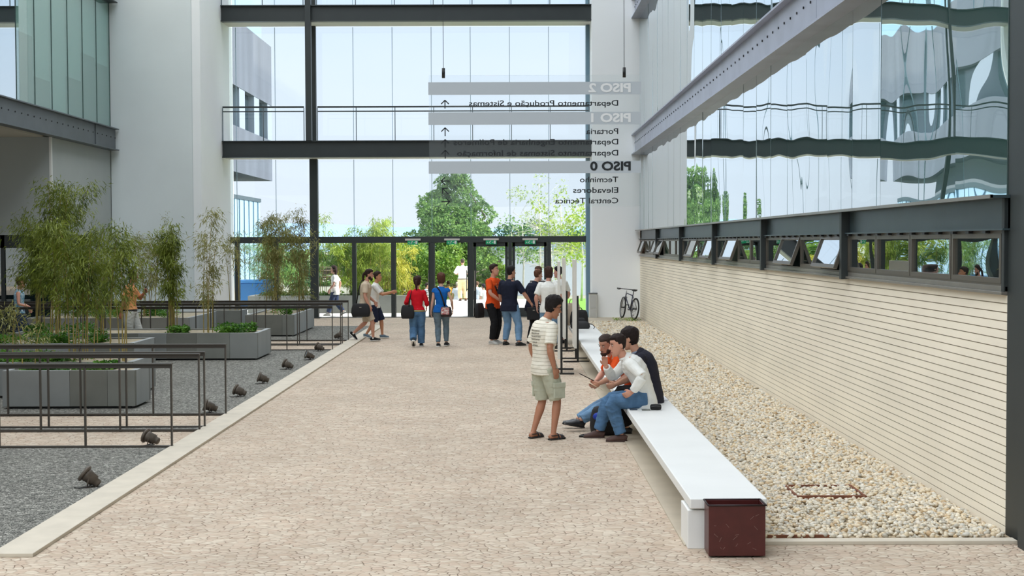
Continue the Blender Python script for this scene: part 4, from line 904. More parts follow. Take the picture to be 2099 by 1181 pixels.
def person(name, loc, rz, H, label, cat='person', pose=None, tone=(196,150,124), top=None, bottom=None, shoes=None, hair=None, near=False, group=None, build=1.0, fem=False, sandals=False, glasses=False, rot_local=None):
    po = dict(P=(0,0,.94), a=(0,2,4,10), side=0, twist=0, hip=0, head=(0,0,0), LH=None, RH=None, LF=(-.1,0), RF=(.1,0), Lp=(-.6,-1,-.3), Rp=(.6,-1,-.3), Kp=None, Lh=(0,0,-1), Rh=(0,0,-1), curl=(.35,.35))
    po.update(pose or {}); H *= .982; k = H/1.75; kb = build
    if po['P'][2] > .7: po['P'] = (po['P'][0], po['P'][1], po['P'][2]*.965)
    root = thing(name, loc, label, cat, group, rz, world=False)
    vox = .0065 if near else .0105
    P = Vector(po['P'])
    def dv(deg, sd=0): return Vector((math.sin(R(sd)), math.sin(R(deg))*math.cos(R(sd)), math.cos(R(deg))*math.cos(R(sd))))
    a1, a2, a3, an = po['a']; sd_ = po['side']
    S1 = P + .14*k*dv(a1, sd_); S2 = S1 + .21*k*dv(a2, sd_); S3 = S2 + .20*k*dv(a3, sd_); NB = S3 + .058*k*dv(an, sd_)
    hx = Matrix.Rotation(R(po['hip']), 3, 'Z') @ Vector((1,0,0)); sxv = Matrix.Rotation(R(po['twist']), 3, 'Z') @ Vector((1,0,0))
    dch = dv(a3, sd_); sxv = (sxv - dch*sxv.dot(dch)).normalized()
    hw = .095*k*(1.08 if fem else 1); sw = .178*k*(.90 if fem else 1)*(1+(kb-1)*.5)
    LHIP, RHIP = P - hx*hw - Vector((0,0,.01)), P + hx*hw - Vector((0,0,.01))
    SC = S3 - .055*k*dch; LS, RS = SC - sxv*sw, SC + sxv*sw
    # feet
    l1, l2 = .43*k, .42*k
    legs = []
    for side, hipj, ft in ((-1, LHIP, po['LF']), (1, RHIP, po['RF'])):
        ft = tuple(ft); x, y = ft[0], ft[1]; z = ft[2] if len(ft) > 2 else 0; yaw = ft[3] if len(ft) > 3 else -side*-8; pit = ft[4] if len(ft) > 4 else 0
        ank = Vector((x, y, z + .085*k)); kp = Vector((0,1,.1)) if not po['Kp'] else Vector(po['Kp'][0 if side < 0 else 1])
        fd = Matrix.Rotation(R(-yaw), 3, 'Z') @ Vector((0, math.cos(R(pit)), math.sin(R(pit))))
        kn, ank2 = ik(hipj, ank, l1, l2, kp + fd*.3); legs.append((hipj, kn, ank2, fd, R(pit)))
    arms = []
    for side, sj, tg, pl, hd, cu in ((-1, LS, po['LH'], po['Lp'], po['Lh'], po['curl'][0]), (1, RS, po['RH'], po['Rp'], po['Rh'], po['curl'][1])):
        if tg is None: tg = sj + Vector((side*.06, .05, -.52*k))
        el, wr = ik(sj, tg, .295*k, .255*k, pl); arms.append((sj, el, wr, Vector(hd).normalized(), side, cu))
    # ---- head frame
    yaw, pit, rol = po['head']
    HM = Matrix.Rotation(R(-yaw), 3, 'Z') @ Matrix.Rotation(R(-pit), 3, 'X') @ Matrix.Rotation(R(rol), 3, 'Y')
    kh = k**.5 if H < 1.5 else k
    kh = max(kh, .93*min(1, k*1.2)) 
    HCn = NB + dv(an, sd_)*.02*k + HM @ Vector((0, .022, .122))*kh
    def Hd(v, s=1.0): return HCn + HM @ (Vector(v)*kh*s)
    def headrings(fac=None, n=24):
        rg = []
        for (z, yf, yb, w_) in HEADR:
            ring = []
            for i in range(n):
                an_ = 2*math.pi*i/n; c, s = math.cos(an_), math.sin(an_)
                cy = (yf-yb)/2; y0 = (yf+yb)/2
                p = Vector((c*w_, y0 + s*cy, z))
                if s > 0: p.x *= 1-.12*s
                if fac: p = fac(p, an_)
                ring.append(Hd(p))
            rg.append(ring)
        return rg
    # ---- body: one continuous surface
    b = MB(); f_ = (-dv(a3).cross(Vector((1,0,0)))).normalized()
    def torso(mb, g=0.0, z0=-.10, topn=True, hem=None, gm=1.0):
        hb = .014 if hem is not None else 0
        refx = hx
        pts = []; rad = []
        hs = 1.06 if fem else 1; ws = .84 if fem else 1
        def ad(p, rx, ry): pts.append(p); rad.append((rx*k*kb*gm+g, ry*k*(kb**1.3)*gm+g))
        if hem is not None:
            ad(P - dv(a1)*(-hem*k), .168*hs+hb, .118+hb)
        else:
            ad(P - Vector((0,0,.095*k)), .12*hs, .085); ad(P-Vector((0,0,.05*k)), .160*hs, .112)
        if hem is None or hem < 0: ad(P, .166*hs+hb*.7, .116+hb*.7)
        ad(P.lerp(S1,.6), .150*hs, .106); ad(S1, .136*ws+.004, .098); ad(S1.lerp(S2,.5), .143*ws+.006, .106); ad(S2, .158*(ws*.5+.5), .117 if not fem else .112)
        ad(S2.lerp(S3,.45), .168*(.93 if fem else 1), .122 if not fem else .118); ad(S2.lerp(S3,.75), .158*(.92 if fem else 1), .100); ad(S2.lerp(S3,.95), .105, .075)
        if topn: ad(S3+dv(a3)*.025*k, .066, .060)
        # interpolate ref between hip and shoulder axis
        m = len(pts); rings = []; n = 22
        for i, p in enumerate(pts):
            t = (pts[min(i+1,m-1)]-pts[max(i-1,0)]).normalized(); q = i/(m-1); u = hx.lerp(sxv, q); u = (u - t*u.dot(t)).normalized(); v = t.cross(u)
            ring = []
            for j in range(n):
                c, s = math.cos(2*math.pi*j/n), math.sin(2*math.pi*j/n); e_ = .82
                ring.append(p + u*math.copysign(abs(c)**e_, c)*rad[i][0] + v*math.copysign(abs(s)**e_, s)*rad[i][1])
            rings.append(ring)
        mb.rings(rings)
        return mb
    torso(b)
    b.loft([S3-dv(a3)*.06*k, S3+dv(an)*.03*k, NB, NB.lerp(HCn,.45)], [(.062*k,.062*k),(.056*k,.058*k),(.053*k,.056*k),(.052*k,.055*k)], sxv, 16)
    b.rings(headrings())
    b.loft([Hd((0,.088,.028)), Hd((0,.104,.0)), Hd((0,.120,-.022)), Hd((0,.102,-.034))], [(.007,.009),(.010,.011),(.016,.013),(.010,.006)], HM @ Vector((1,0,0)), 8)
    for s in (-1,1): b.ball(Hd((s*.079,-.012,-.005)), (.011*kh,.020*kh,.033*kh), 10, HM @ Matrix.Rotation(R(s*18),3,'Z'))
    b.ball(Hd((0,.082,-.112)), (.024*kh,.018*kh,.017*kh), 8, HM)
    b.ball(Hd((0,.088,-.066)), (.026*kh,.018*kh,.014*kh), 8, HM)
    def arm(mb, A, g=0.0, t0=0.0, t1=2.0, gend=None, gm=1.0):
        sj, el, wr, hd, side, cu = A
        prof = [(0,.058),(.25,.053),(.6,.047),(.95,.041),(1.1,.042),(1.3,.044),(1.6,.036),(2.0,.027)]
        pts = []; rad = []
        def at(t): return sj.lerp(el, t) if t <= 1 else el.lerp(wr, t-1)
        def rr(t):
            for (ta, ra), (tb, rb) in zip(prof[:-1], prof[1:]):
                if ta <= t <= tb: return ra+(rb-ra)*(t-ta)/(tb-ta)
            return prof[-1][1]
        ts = sorted(set([t0, t1] + [p[0] for p in prof if t0 < p[0] < t1]))
        for t in ts:
            gg = g if gend is None else g+(gend-g)*(t-t0)/(t1-t0)
            pts.append(at(t)); rad.append(rr(t)*k*gm*(kb**.7)*(.88 if fem else 1)+gg)
        mb.loft(pts, rad, (0.3,0.2,1), 14)
    for A in arms:
        sj, el, wr, hd, side, cu = A; b.ball(sj+Vector((0,0,-.01)), .060*k*(.9 if fem else 1)*kb**.5, 12); arm(b, A)
        # hand
        fdir = (wr-el).normalized(); hd_ = hd if hd.length else fdir; hk = .97*k
        hd_ = (hd_ + fdir*.25).normalized()
        pn = Vector((-side, 0, 0)) - hd_*(-side)*hd_.x     # palm faces the body
        if pn.length < .2: pn = Vector((0,0,-1)) - hd_*(-hd_.z)
        pn.normalize(); wd = hd_.cross(pn).normalized()
        if wd.dot(Vector((0,1,0))+sxv*(-side)*.3) < 0: wd = -wd     # thumb side = forward / inward
        b.loft([wr, wr+hd_*.03*hk, wr+hd_*.065*hk, wr+hd_*.095*hk], [(.024*hk,.017*hk),(.034*hk,.016*hk),(.041*hk,.016*hk),(.038*hk,.012*hk)], wd, 12)
        fr = .0088 if near else .0105
        for i, (off, ln) in enumerate(((.031,.075),(.0105,.084),(-.0105,.078),(-.030,.062))):
            p = wr+hd_*.085*hk+wd*off*hk; d = hd_; pts = [p]
            for sg_ in range(3):
                ang = cu*(.55+.45*sg_)+.04*i; q = math.cos(ang)*d+math.sin(ang)*pn; d = q.normalized(); p = p+d*ln*hk*(.44,.32,.26)[sg_]; pts.append(p)
            b.loft(pts, [fr, fr*.98, fr*.9, fr*.72], wd, 8)
        p = wr+hd_*.022*hk+wd*.026*hk; d = (hd_*.75+wd*.75+pn*.25).normalized()
        b.loft([p, p+d*.035*hk, p+d*.035*hk+(hd_*.95+wd*.25+pn*(.2+cu*.4)).normalized()*.03*hk, p+d*.035*hk+(hd_*.95+wd*.1+pn*(.2+cu*.6)).normalized()*.052*hk], [.013,.0115,.010,.008], wd, 8)
    def leg(mb, Lg, g=0.0, t0=0.0, t1=2.0, gend=None, flare=0):
        hj, kn, an_, fd, pit_ = Lg
        prof = [(0,.090),(.3,.083),(.65,.067),(.95,.053),(1.1,.052),(1.3,.056),(1.6,.044),(1.9,.034),(2.0,.034)]
        def at(t): return hj.lerp(kn, t) if t <= 1 else kn.lerp(an_, t-1)
        def rr(t):
            for (ta, ra), (tb, rb) in zip(prof[:-1], prof[1:]):
                if ta <= t <= tb: return ra+(rb-ra)*(t-ta)/(tb-ta)
            return prof[-1][1]
        ts = sorted(set([t0, t1] + [p[0] for p in prof if t0 < p[0] < t1])); pts = []; rad = []
        for t in ts:
            gg = g if gend is None else g+(gend-g)*max(0,(t-t0))/(t1-t0)
            pts.append(at(t)); rad.append(rr(t)*k*(kb**.7)+gg)
        mb.loft(pts, rad, (1,0,0), 16)
    for Lg in legs: leg(b, Lg)
    def foot(mb, Lg, g=0.0, sole=False):
        hj, kn, an_, fd, pit_ = Lg; up = Vector((-fd.x*math.tan(pit_)*.0, 0, 1)); rt_ = fd.cross(Vector((0,0,1)))
        rt_ = rt_.normalized() if rt_.length > .05 else Vector((1,0,0)); up = rt_.cross(fd).normalized()
        base = an_ - up*.085*k
        if sole:
            pts = [base+fd*q*k+up*.010 for q in (-.075,-.05,0,.05,.10,.15,.185)]; rad = [((.022+g),.012),((.036+g)*1,.014),((.038+g),.014),((.040+g),.014),((.047+g),.014),((.042+g),.014),(.022+g,.012)]
            mb.loft(pts, rad, rt_, 16); return
        prof = [(-.068,.030,.022,.030),(-.045,.040,.032,.036),(0,.046,.034,.042),(.05,.040,.037,.038),(.10,.028,.043,.026),(.145,.022,.040,.019),(.178,.016,.026,.013)]
        mb.loft([base+fd*q*k+up*z*k for q,z,_,_ in prof], [(w_*k+g, h_*k+g*.8) for _,_,w_,h_ in prof], rt_, 14)
        mb.loft([an_, base+up*.05*k], [.036*k+g*.7, .034*k+g*.7], (1,0,0), 12)
    for Lg in legs: foot(b, Lg)
    fuse(b, 'body', skin(tone), root, vox, smooth=2 if near else 1)
    # ---- eyes, brows, mouth
    e = MB(); e2 = MB(); m_ = MB()
    for s in (-1,1):
        e.ball(Hd((s*.031,.084,.016)), (.0125*kh,.009*kh,.007*kh), 8, HM); e2.ball(Hd((s*.031,.0915,.016)), (.0055*kh,.004*kh,.0055*kh), 8, HM)
        e2.loft([Hd((s*.014,.092,.034)), Hd((s*.034,.093,.040)), Hd((s*.052,.079,.035))], [.003,.0045,.002], (0,0,1), 6)
    m_.loft([Hd((-.024,.093,-.065)), Hd((0,.108,-.064)), Hd((.024,.093,-.065))], [(.002,.002),(.0075,.006),(.002,.002)], (0,0,1), 8)
    e.build('eyes', mat('eye_white', (214,208,200), .4), root, True); e2.build('eyebrows_and_pupils', mat('dark_brown', (34,24,20), .6), root, True)
    m_.build('mouth', mat('lips', (150,86,78), .5), root, True)
    if glasses:
        g_ = MB()
        for s in (-1,1):
            pts = [Hd((s*.033+.021*math.cos(q), .101, .014+.015*math.sin(q))) for q in [2*math.pi*i/12 for i in range(13)]]; g_.tube(pts, .0022, 6)
            g_.tube([Hd((s*.053,.101,.018)), Hd((s*.078,.02,.016)), Hd((s*.081,-.01,.006))], .002, 6)
        g_.tube([Hd((-.012,.101,.016)), Hd((.012,.101,.016))], .002, 6); g_.build('glasses', BLACKP, root, True)
    # ---- hair
    if hair:
        hm = mat('hair_%d_%d_%d' % hair['col'], hair['col'], .7, var=.25, vscale=30, bump=.7, bscale=110, spec=.25)
        th = hair.get('th', .016); fl = hair.get('front', .072); bl = hair.get('back', -.075)
        def fac(p, an_):
            s = math.sin(an_); ln = fl*max(0,s)**.5 + (1-abs(s))*(.0 if not hair.get('long') else -.06) + bl*max(0,-s) if s > 0 else bl*(-s)**.6 + (1-(-s)**.6)*(-.012 if not hair.get('long') else -.07)
            if s > 0: ln = fl*min(1, s*1.6) + (1-min(1,s*1.6))*(.005 if not hair.get('long') else -.06)
            t = max(0, min(1, (p.z-ln+.012)/.024)); nn = noise.noise(Vector((p.x*38+hair.get('seed',0), p.y*38, p.z*30)))
            q = 1 + (th/.085)*(1+.6*nn)*t - .22*(1-t)
            return Vector((p.x*q, p.y*q, p.z*q + (th*.5*t if p.z > .05 else 0)))
        h = MB().rings(headrings(fac, 32))
        if hair.get('pony'):
            h.loft([Hd((0,-.09,.05)), Hd((0,-.125,.02)), Hd((0,-.14,-.05)), Hd((0,-.13,-.13)), Hd((0,-.11,-.2))], [.022,.03,.032,.026,.012], (1,0,0), 12)
        if hair.get('long'):
            L_ = hair['long']
            h.loft([Hd((0,-.02,.09)), Hd((0,-.055,.03)), Hd((0,-.07,-.05)), Hd((0,-.075,-.11)), Hd((0,-.07,-.11-L_*.6)), Hd((0,-.06,-.11-L_))], [(.05,.05),(.082,.065),(.086,.058),(.082,.045),(.07,.035),(.04,.02)], HM @ Vector((1,0,0)), 18)
        if hair.get('bun'): h.ball(Hd((0,-.115,.05)), (.035,.03,.035), 12)
        if hair.get('beard'):
            pass
        fuse(h, 'hair', hm, root, .006 if near else .009, smooth=1)
        if hair.get('beard'):
            bd = MB().ball(Hd((0,.068,-.098)), (.052,.045,.034), 12, HM).ball(Hd((0,.078,-.12)), (.032,.03,.026), 10, HM)
            for s in (-1,1): bd.ball(Hd((s*.05,.03,-.07)), (.022,.04,.045), 10, HM)
            bd.loft([Hd((-.03,.09,-.052)), Hd((0,.104,-.048)), Hd((.03,.09,-.052))], [.004,.006,.004], (0,0,1), 6)
            fuse(bd, 'beard', hm, root, .006 if near else .009, smooth=1)
    # ---- top
    if top:
        m = top['m']; g = top.get('g', .012); s = MB(); torso(s, g, hem=top.get('hem', -.10), topn=False, gm=1.0)
        s.loft([S3-dv(a3)*.05*k, S3+dv(a3)*.008*k, S3+dv(an)*.032*k], [(.118*k,.092*k),(.088*k+.004,.082*k),(.069*k,.067*k)], sxv, 16)
        sl = top.get('sleeve', .72)
        if sl:
            for A in arms: s.ball(A[0]+Vector((0,0,-.008)), (.060*k*(.9 if fem else 1)*kb**.5+g), 12); arm(s, A, g, 0, sl, top.get('gend', g+.010 if sl < 1 else g))
        else:
            for A in arms: s.ball(A[0]+Vector((-A[4]*.02,0,-.0)), (.045*k+g*.6), 12)
        fuse(s, top.get('n', 'shirt'), m, root, vox, wr=top.get('wr', .0035 if near else .004), wf=8, smooth=2, seed=int(H*100) % 17)
        if top.get('collar'):
            c = MB(); cp = []
            for i in range(13):
                an_ = 2*math.pi*i/12; cp.append(S3 + dv(an)*.018*k + sxv*.070*k*math.cos(an_) + Vector((0,1,0))*.068*k*math.sin(an_) - Vector((0,0,.022*max(0,math.sin(an_)))))
            c.loft(cp, [(.017,.007)]*13, (0,0,1), 8); c.build('collar', top['collar'], root, True)
    # ---- bottom
    if bottom:
        m = bottom['m']; s = MB(); g = bottom.get('g', .014)+.005; t1 = bottom.get('len', 1.93)
        pp = [P-Vector((0,0,.11*k)), P-Vector((0,0,.05*k)), P, P.lerp(S1,.35), P.lerp(S1,.62)]
        hs = 1.06 if fem else 1
        gw = .8 if (top or {}).get('hem', -.1) > -.05 else .15
        s.loft(pp, [((.12*hs*k)*kb+g,.085*k*kb+g),(.160*hs*k*kb+g,.112*k*kb+g),(.166*hs*k*kb+g*(.4+.6*(gw>.5)),.116*k*kb+g*(.4+.6*(gw>.5))),(.158*hs*k*kb+g*gw,.110*k*kb+g*gw),(.148*hs*k*kb+g*gw,.104*k*kb+g*gw)], hx, 20)
        for Lg in legs: leg(s, Lg, g, 0, t1, bottom.get('gend', g+.024))
        fuse(s, bottom.get('n', 'trousers'), m, root, vox, wr=bottom.get('wr', .005), wf=7, smooth=2, seed=5, stretch=(1,1,.9))
        if bottom.get('belt'):
            q = P+dv(a1)*.012; s = MB().loft([q-dv(a1)*.02, q+dv(a1)*.018], [(.168*k*kb*hs+g+.004,.117*k*kb+g+.004)]*2, hx, 24); s.build('belt', bottom['belt'], root, True)
        if bottom.get('cargo'):
            for Lg, sd2 in ((legs[1], 1), (legs[0], -1)):
                s = MB(); c = Lg[0].lerp(Lg[1], .72); s.obox(c+Vector((sd2*(.078*k+g+.008),0,0)), (.03,.15,.17)); s.obox(c+Vector((sd2*(.078*k+g+.013),0,.075)), (.03,.165,.06))
                fuse(s, 'cargo_pocket', m, root, .006, smooth=2)
    # ---- shoes
    if shoes:
        if sandals:
            s = MB()
            for Lg in legs: foot(s, Lg, .008, sole=True)
            for Lg in legs:
                hj, kn, an_, fd, pit_ = Lg; rt_ = fd.cross(Vector((0,0,1))).normalized(); base = an_-Vector((0,0,.085*k))
                for q, wz, ww in ((.055,.062,.044),(.10,.046,.050),(.135,.038,.048)):
                    s.loft([base+fd*q*k+rt_*(ww*math.cos(t_))*k+Vector((0,0,.012+wz*math.sin(t_)*1.05*k)) for t_ in [math.pi*i/10 for i in range(11)]], [(.014,.005)]*11, fd, 8)
                s.loft([base+fd*(-.0+.055*0)+fd*(-.062*math.cos(t_)+.0)*k+rt_*(.046*math.sin(t_))*k+Vector((0,0,.055)) for t_ in [-math.pi*.75+math.pi*1.5*i/12 for i in range(13)]], [(.010,.004)]*13, (0,0,1), 8)
            fuse(s, 'sandals', shoes['m'], root, .005, smooth=1)
        else:
            for Lg in legs:
                s = MB(); foot(s, Lg, .014); sh = fuse(s, 'shoe', shoes['m'], root, vox*.9, smooth=2)
                s = MB(); foot(s, Lg, .014, sole=True); so2 = s.build('sole', shoes.get('sole', BLACKP), root, True); so2.parent = sh
                if shoes.get('logo'):
                    hj, kn, an_, fd, pit_ = Lg; rt_ = fd.cross(Vector((0,0,1))).normalized(); c_ = an_-Vector((0,0,.01))+rt_*.052
                    lg_ = MB().cyl(c_-rt_*.008, c_+rt_*.004, .02, 14).build('round_badge', mat('white_rubber', (226,224,218), .6), root); lg_.parent = sh
    return dict(root=root, LS=LS, RS=RS, LH=arms[0][2], RH=arms[1][2], S2=S2, S3=S3, P=P, NB=NB, Hd=Hd, sx=sxv, k=k, S1=S1)
def W2(pr, v):
    """person-local point to world"""
    r = pr['root']; return Matrix.Translation(r.location) @ Matrix.Rotation(r.rotation_euler.z, 4, 'Z') @ Vector(v)
JEAN = cloth('jeans_blue', (84,118,152), .22, 9, stretch=(1,1,.4)); JEAND = cloth('jeans_dark', (44,56,84), .2, 9); JEANL = cloth('jeans_light', (112,146,178), .18, 9, stretch=(1,1,.4)); JEANG = cloth('jeans_grey', (104,122,134), .16, 9)
CREAM = cloth('cream_polo', (236,230,214), .03); KHAKI = cloth('khaki_shorts', (188,190,170), .05); NAVY = cloth('navy_tee', (28,32,48), .08); BLK = cloth('black_trousers', (26,26,28), .1)
WHT = cloth('white_shirt', (232,232,226), .02); ORG = cloth('orange_tee', (226,84,34), .05); RED = cloth('red_jacket', (206,24,40), .06); BLU = cloth('blue_top', (24,98,178), .06)
LEATHER = mat('black_leather', (26,27,28), .4, var=.1, vscale=30); BROWNS = mat('brown_suede', (72,48,40), .7, var=.12, vscale=20); RUBW = mat('white_rubber', (226,224,218), .6)
# striped cream polo
def stripes(m, col, sc_, wd):
    t = m.node_tree; b = t.nodes['Principled BSDF']; src = b.inputs['Base Color'].links[0].from_socket
    tcn = t.nodes.new('ShaderNodeTexCoord'); sp_ = t.nodes.new('ShaderNodeSeparateXYZ'); t.links.new(tcn.outputs['Object'], sp_.inputs[0])
    mu = t.nodes.new('ShaderNodeMath'); mu.operation = 'MULTIPLY'; mu.inputs[1].default_value = sc_; t.links.new(sp_.outputs[2], mu.inputs[0])
    fr = t.nodes.new('ShaderNodeMath'); fr.operation = 'FRACT'; t.links.new(mu.outputs[0], fr.inputs[0])
    lt = t.nodes.new('ShaderNodeMath'); lt.operation = 'LESS_THAN'; lt.inputs[1].default_value = wd; t.links.new(fr.outputs[0], lt.inputs[0])
    mi = t.nodes.new('ShaderNodeMixRGB'); t.links.new(lt.outputs[0], mi.inputs[0]); t.links.new(src, mi.inputs[1]); mi.inputs[2].default_value = srgb(col); t.links.new(mi.outputs[0], b.inputs['Base Color'])
stripes(CREAM, (172,164,142), 22, .12)
# 1 standing man in cream polo
p1 = person('person', (.42, 16.62, 0), R(-62), 1.74, 'standing young man in a cream striped polo, khaki cargo shorts and black sandals', pose=dict(P=(0,-.02,.93), a=(-4,2,8,28), head=(8,20,0), LF=(-.13,-.10,0,-22), RF=(.12,.04,0,-12), RH=(.235,-.01,.885), LH=(-.27,.04,.88), Rp=(.7,-1,-.2), Lp=(-.5,-1,-.1), Rh=(0,.3,-1), Lh=(.0,.15,-1), curl=(.4,.3)),
    tone=(178,124,96), top=dict(m=CREAM, sleeve=.80, g=.016, gend=.030, hem=-.10, n='polo_shirt', collar=CREAM), bottom=dict(m=KHAKI, len=.98, g=.020, gend=.045, n='cargo_shorts', cargo=1), shoes=dict(m=LEATHER), sandals=True, hair=dict(col=(30,24,22), th=.021, front=.06, back=-.09), near=True, glasses=True)
# printed letters on the back of the polo
def print_lines():
    r = p1['root']; P3, P2 = p1['S3'], p1['S2']; a = MB(); rr = random.Random(2)
    from mathutils.bvhtree import BVHTree
    sh = [o for o in r.children if o.name.startswith('polo_shirt')][0].data; bvh = BVHTree.FromPolygons([v.co for v in sh.vertices], [p.vertices[:] for p in sh.polygons])
    for row in range(6):
        z = P3.z-.10-row*.036; wdt = .10 if row < 4 else .055; x = -wdt
        while x < wdt:
            l = rr.uniform(.008, .02); hit = bvh.ray_cast(Vector((x, -1, z)), Vector((0,1,0)))[0]; y = (hit.y if hit else P2.y-.13)-.004
            a.obox((x, y+.004, z+rr.uniform(-.004,.004)), (l, .010, .004)); a.obox((x+l/2, y+.004, z), (.004, .010, .018)); x += l+.007
    a.build('back_print', mat('grey_print', (150,146,134), .8), r)
print_lines()
wr_ = p1['LH']; MB().loft([wr_+Vector((0,0,.02)), wr_+Vector((0,0,.045))], [.034,.036], (1,0,0), 14).build('wristband', mat('brown_strap', (70,44,34), .6), p1['root'], True)
# 2 seated man in white shirt
p2 = person('person', (1.62, 16.52, 0), R(90), 1.77, 'seated man in a white long-sleeved shirt, hand at his chin, nearest on the bench', pose=dict(P=(0,.0,.505), a=(6,22,40,56), head=(-18,10,0), twist=-4, LF=(-.16,.30,0,4), RF=(.17,.55,0,4), LH=(-.30,.18,.61), RH=(.03,.47,.90), Lp=(-1.0,-.8,.1), Rp=(.6,.2,-1), Lh=(.35,.75,-.3), Rh=(0,.1,1), Kp=((-.1,.6,1),(.1,.5,1)), curl=(.5,.9)),
    tone=(206,150,126), top=dict(m=WHT, sleeve=1.88, g=.016, gend=.018, hem=-.13, wr=.005, n='long_sleeved_shirt', collar=WHT), bottom=dict(m=JEAN, g=.020, gend=.034, len=1.96), shoes=dict(m=BROWNS, sole=mat('brown_sole', (60,42,36), .7)), hair=dict(col=(40,28,24), th=.013, front=.07, back=-.07), near=True)
# 3 seated man in orange
p3 = person('person', (1.60, 17.55, 0), R(96), 1.76, 'seated man in an orange tee with jeans legs stretched out, leaning over a paper', pose=dict(P=(0,0,.505), a=(12,32,48,55), head=(-38,26,-8), LF=(-.20,.86,0,0,12), RF=(.08,.80,0,12,8), LH=(-.10,.48,.60), RH=(.10,.50,.60), Lp=(-1,0,-.4), Rp=(1,0,-.4), Lh=(.3,.7,-.5), Rh=(-.3,.7,-.5), Kp=((-.3,.4,1),(.1,.4,1)), curl=(.6,.6)),
    tone=(206,152,128), top=dict(m=ORG, sleeve=.8, g=.014, hem=-.10, n='t_shirt'), bottom=dict(m=JEANL, g=.018, gend=.03), shoes=dict(m=LEATHER), hair=dict(col=(62,48,42), th=.008, front=.078, back=-.07, beard=1), near=True)
# 4 seated man in dark polo
p4 = person('person', (1.74, 17.02, 0), R(84), 1.78, 'seated man in a charcoal polo shirt, partly hidden behind the white-shirted man', pose=dict(P=(0,-.02,.505), a=(2,16,32,46), head=(20,12,0), LF=(-.07,.30,0,0), RF=(.12,.34,0,8), LH=(-.1,.42,.63), RH=(.12,.42,.63), Lp=(-1,-.4,-.3), Rp=(1,-.4,-.3), Lh=(.2,.8,-.3), Rh=(-.2,.8,-.3), Kp=((-.1,.6,1),(.1,.6,1))),
    tone=(196,146,120), top=dict(m=cloth('charcoal_polo', (44,44,54), .06), sleeve=.8, g=.016, hem=-.12, n='polo_shirt', collar=mat('pale_collar_edge', (130,140,156), .8)), bottom=dict(m=BLK, g=.018), shoes=dict(m=LEATHER), hair=dict(col=(34,24,22), th=.022, front=.05, back=-.09), near=True)
pp = W2(p3, (0,.52,.60)); t = thing('paper_sheet', tuple(pp), 'cream paper sheet held by the seated man in orange', 'paper')
MB().obox((pp.x-.0, pp.y-.04, pp.z-.045), (.20,.16,.004), Matrix.Rotation(R(28),3,'Y')).build('sheet', mat('cream_paper', (226,214,184), .8), t)
t = thing('pencil', tuple(pp), 'thin dark stick pointing up from the hands of the seated man in orange', 'pencil')
MB().loft([pp+Vector((-.22,-.08,.13)), pp+Vector((-.20,-.08,.117)), pp+Vector((.06,-.03,-.02))], [.002,.006,.006], (0,0,1), 8).build('shaft', mat('dark_wood', (48,38,34), .5), t, True)
# bags carried
def shoulder_bag(pr, c, s, lab, m=BLACK, strap=None, rot=0, clasp=True, flap=None):
    c = W2(pr, c); t = thing('shoulder_bag', tuple(c), lab, 'bag'); ang = pr['root'].rotation_euler.z+rot
    bagmesh((c.x,c.y,c.z-s[2]), s, 'bag_body', m, t, rot=ang)
    if flap:
        M = Matrix.Rotation(ang, 3, 'Z'); a = MB(); a.obox(Vector(c)+M @ Vector((-.02,-s[1]/2-.014,-s[2]*.44)), (s[0]*.72,.014,s[2]*.66), M); a.build('flap', flap, t, bevel=.004)
    elif clasp:
        M = Matrix.Rotation(ang, 3, 'Z'); MB().obox(Vector(c)+M @ Vector((0,-s[1]/2-.008,-s[2]*.3)), (.05,.01,.02), M).build('clasp', ALU, t)
    if strap:
        MB().loft([W2(pr, q) for q in strap], [(.019,.004)]*len(strap), (0,0,1), 8).build('strap', BLACKP, t, True)
    return t
# 5 ponytail man walking right
p5 = person('person', (-3.56, 33.35, .01), R(-90), 1.75, 'bearded ponytail man in a beige tee and shorts, walking with a black bag', pose=dict(P=(0,.0,.92), a=(0,3,8,18), head=(0,8,0), LF=(-.09,-.30,.10,0,-42), RF=(.10,.20,.0,0,4), RH=(.25,.12,.86), LH=(-.24,.2,.95), Lh=(0,.4,-1), Rh=(0,.3,-1)),
    tone=(196,142,118), top=dict(m=cloth('beige_tee', (206,188,164), .05), g=.016, hem=-.14, n='t_shirt'), bottom=dict(m=cloth('sand_shorts', (196,184,164), .06), len=.98, g=.02, gend=.03, n='shorts'), shoes=dict(m=BLK, sole=RUBW, logo=1), hair=dict(col=(46,32,26), pony=1, th=.014, beard=1), build=1.04)
shoulder_bag(p5, (.26,-.08,.93), (.45,.17,.33), 'big black shoulder bag on the hip of the ponytail man', strap=[(.22,-.20,.86),(.20,-.16,1.1),(.10,-.10,1.42),(.0,-.05,1.50),(-.05,.08,1.42)], rot=R(90))
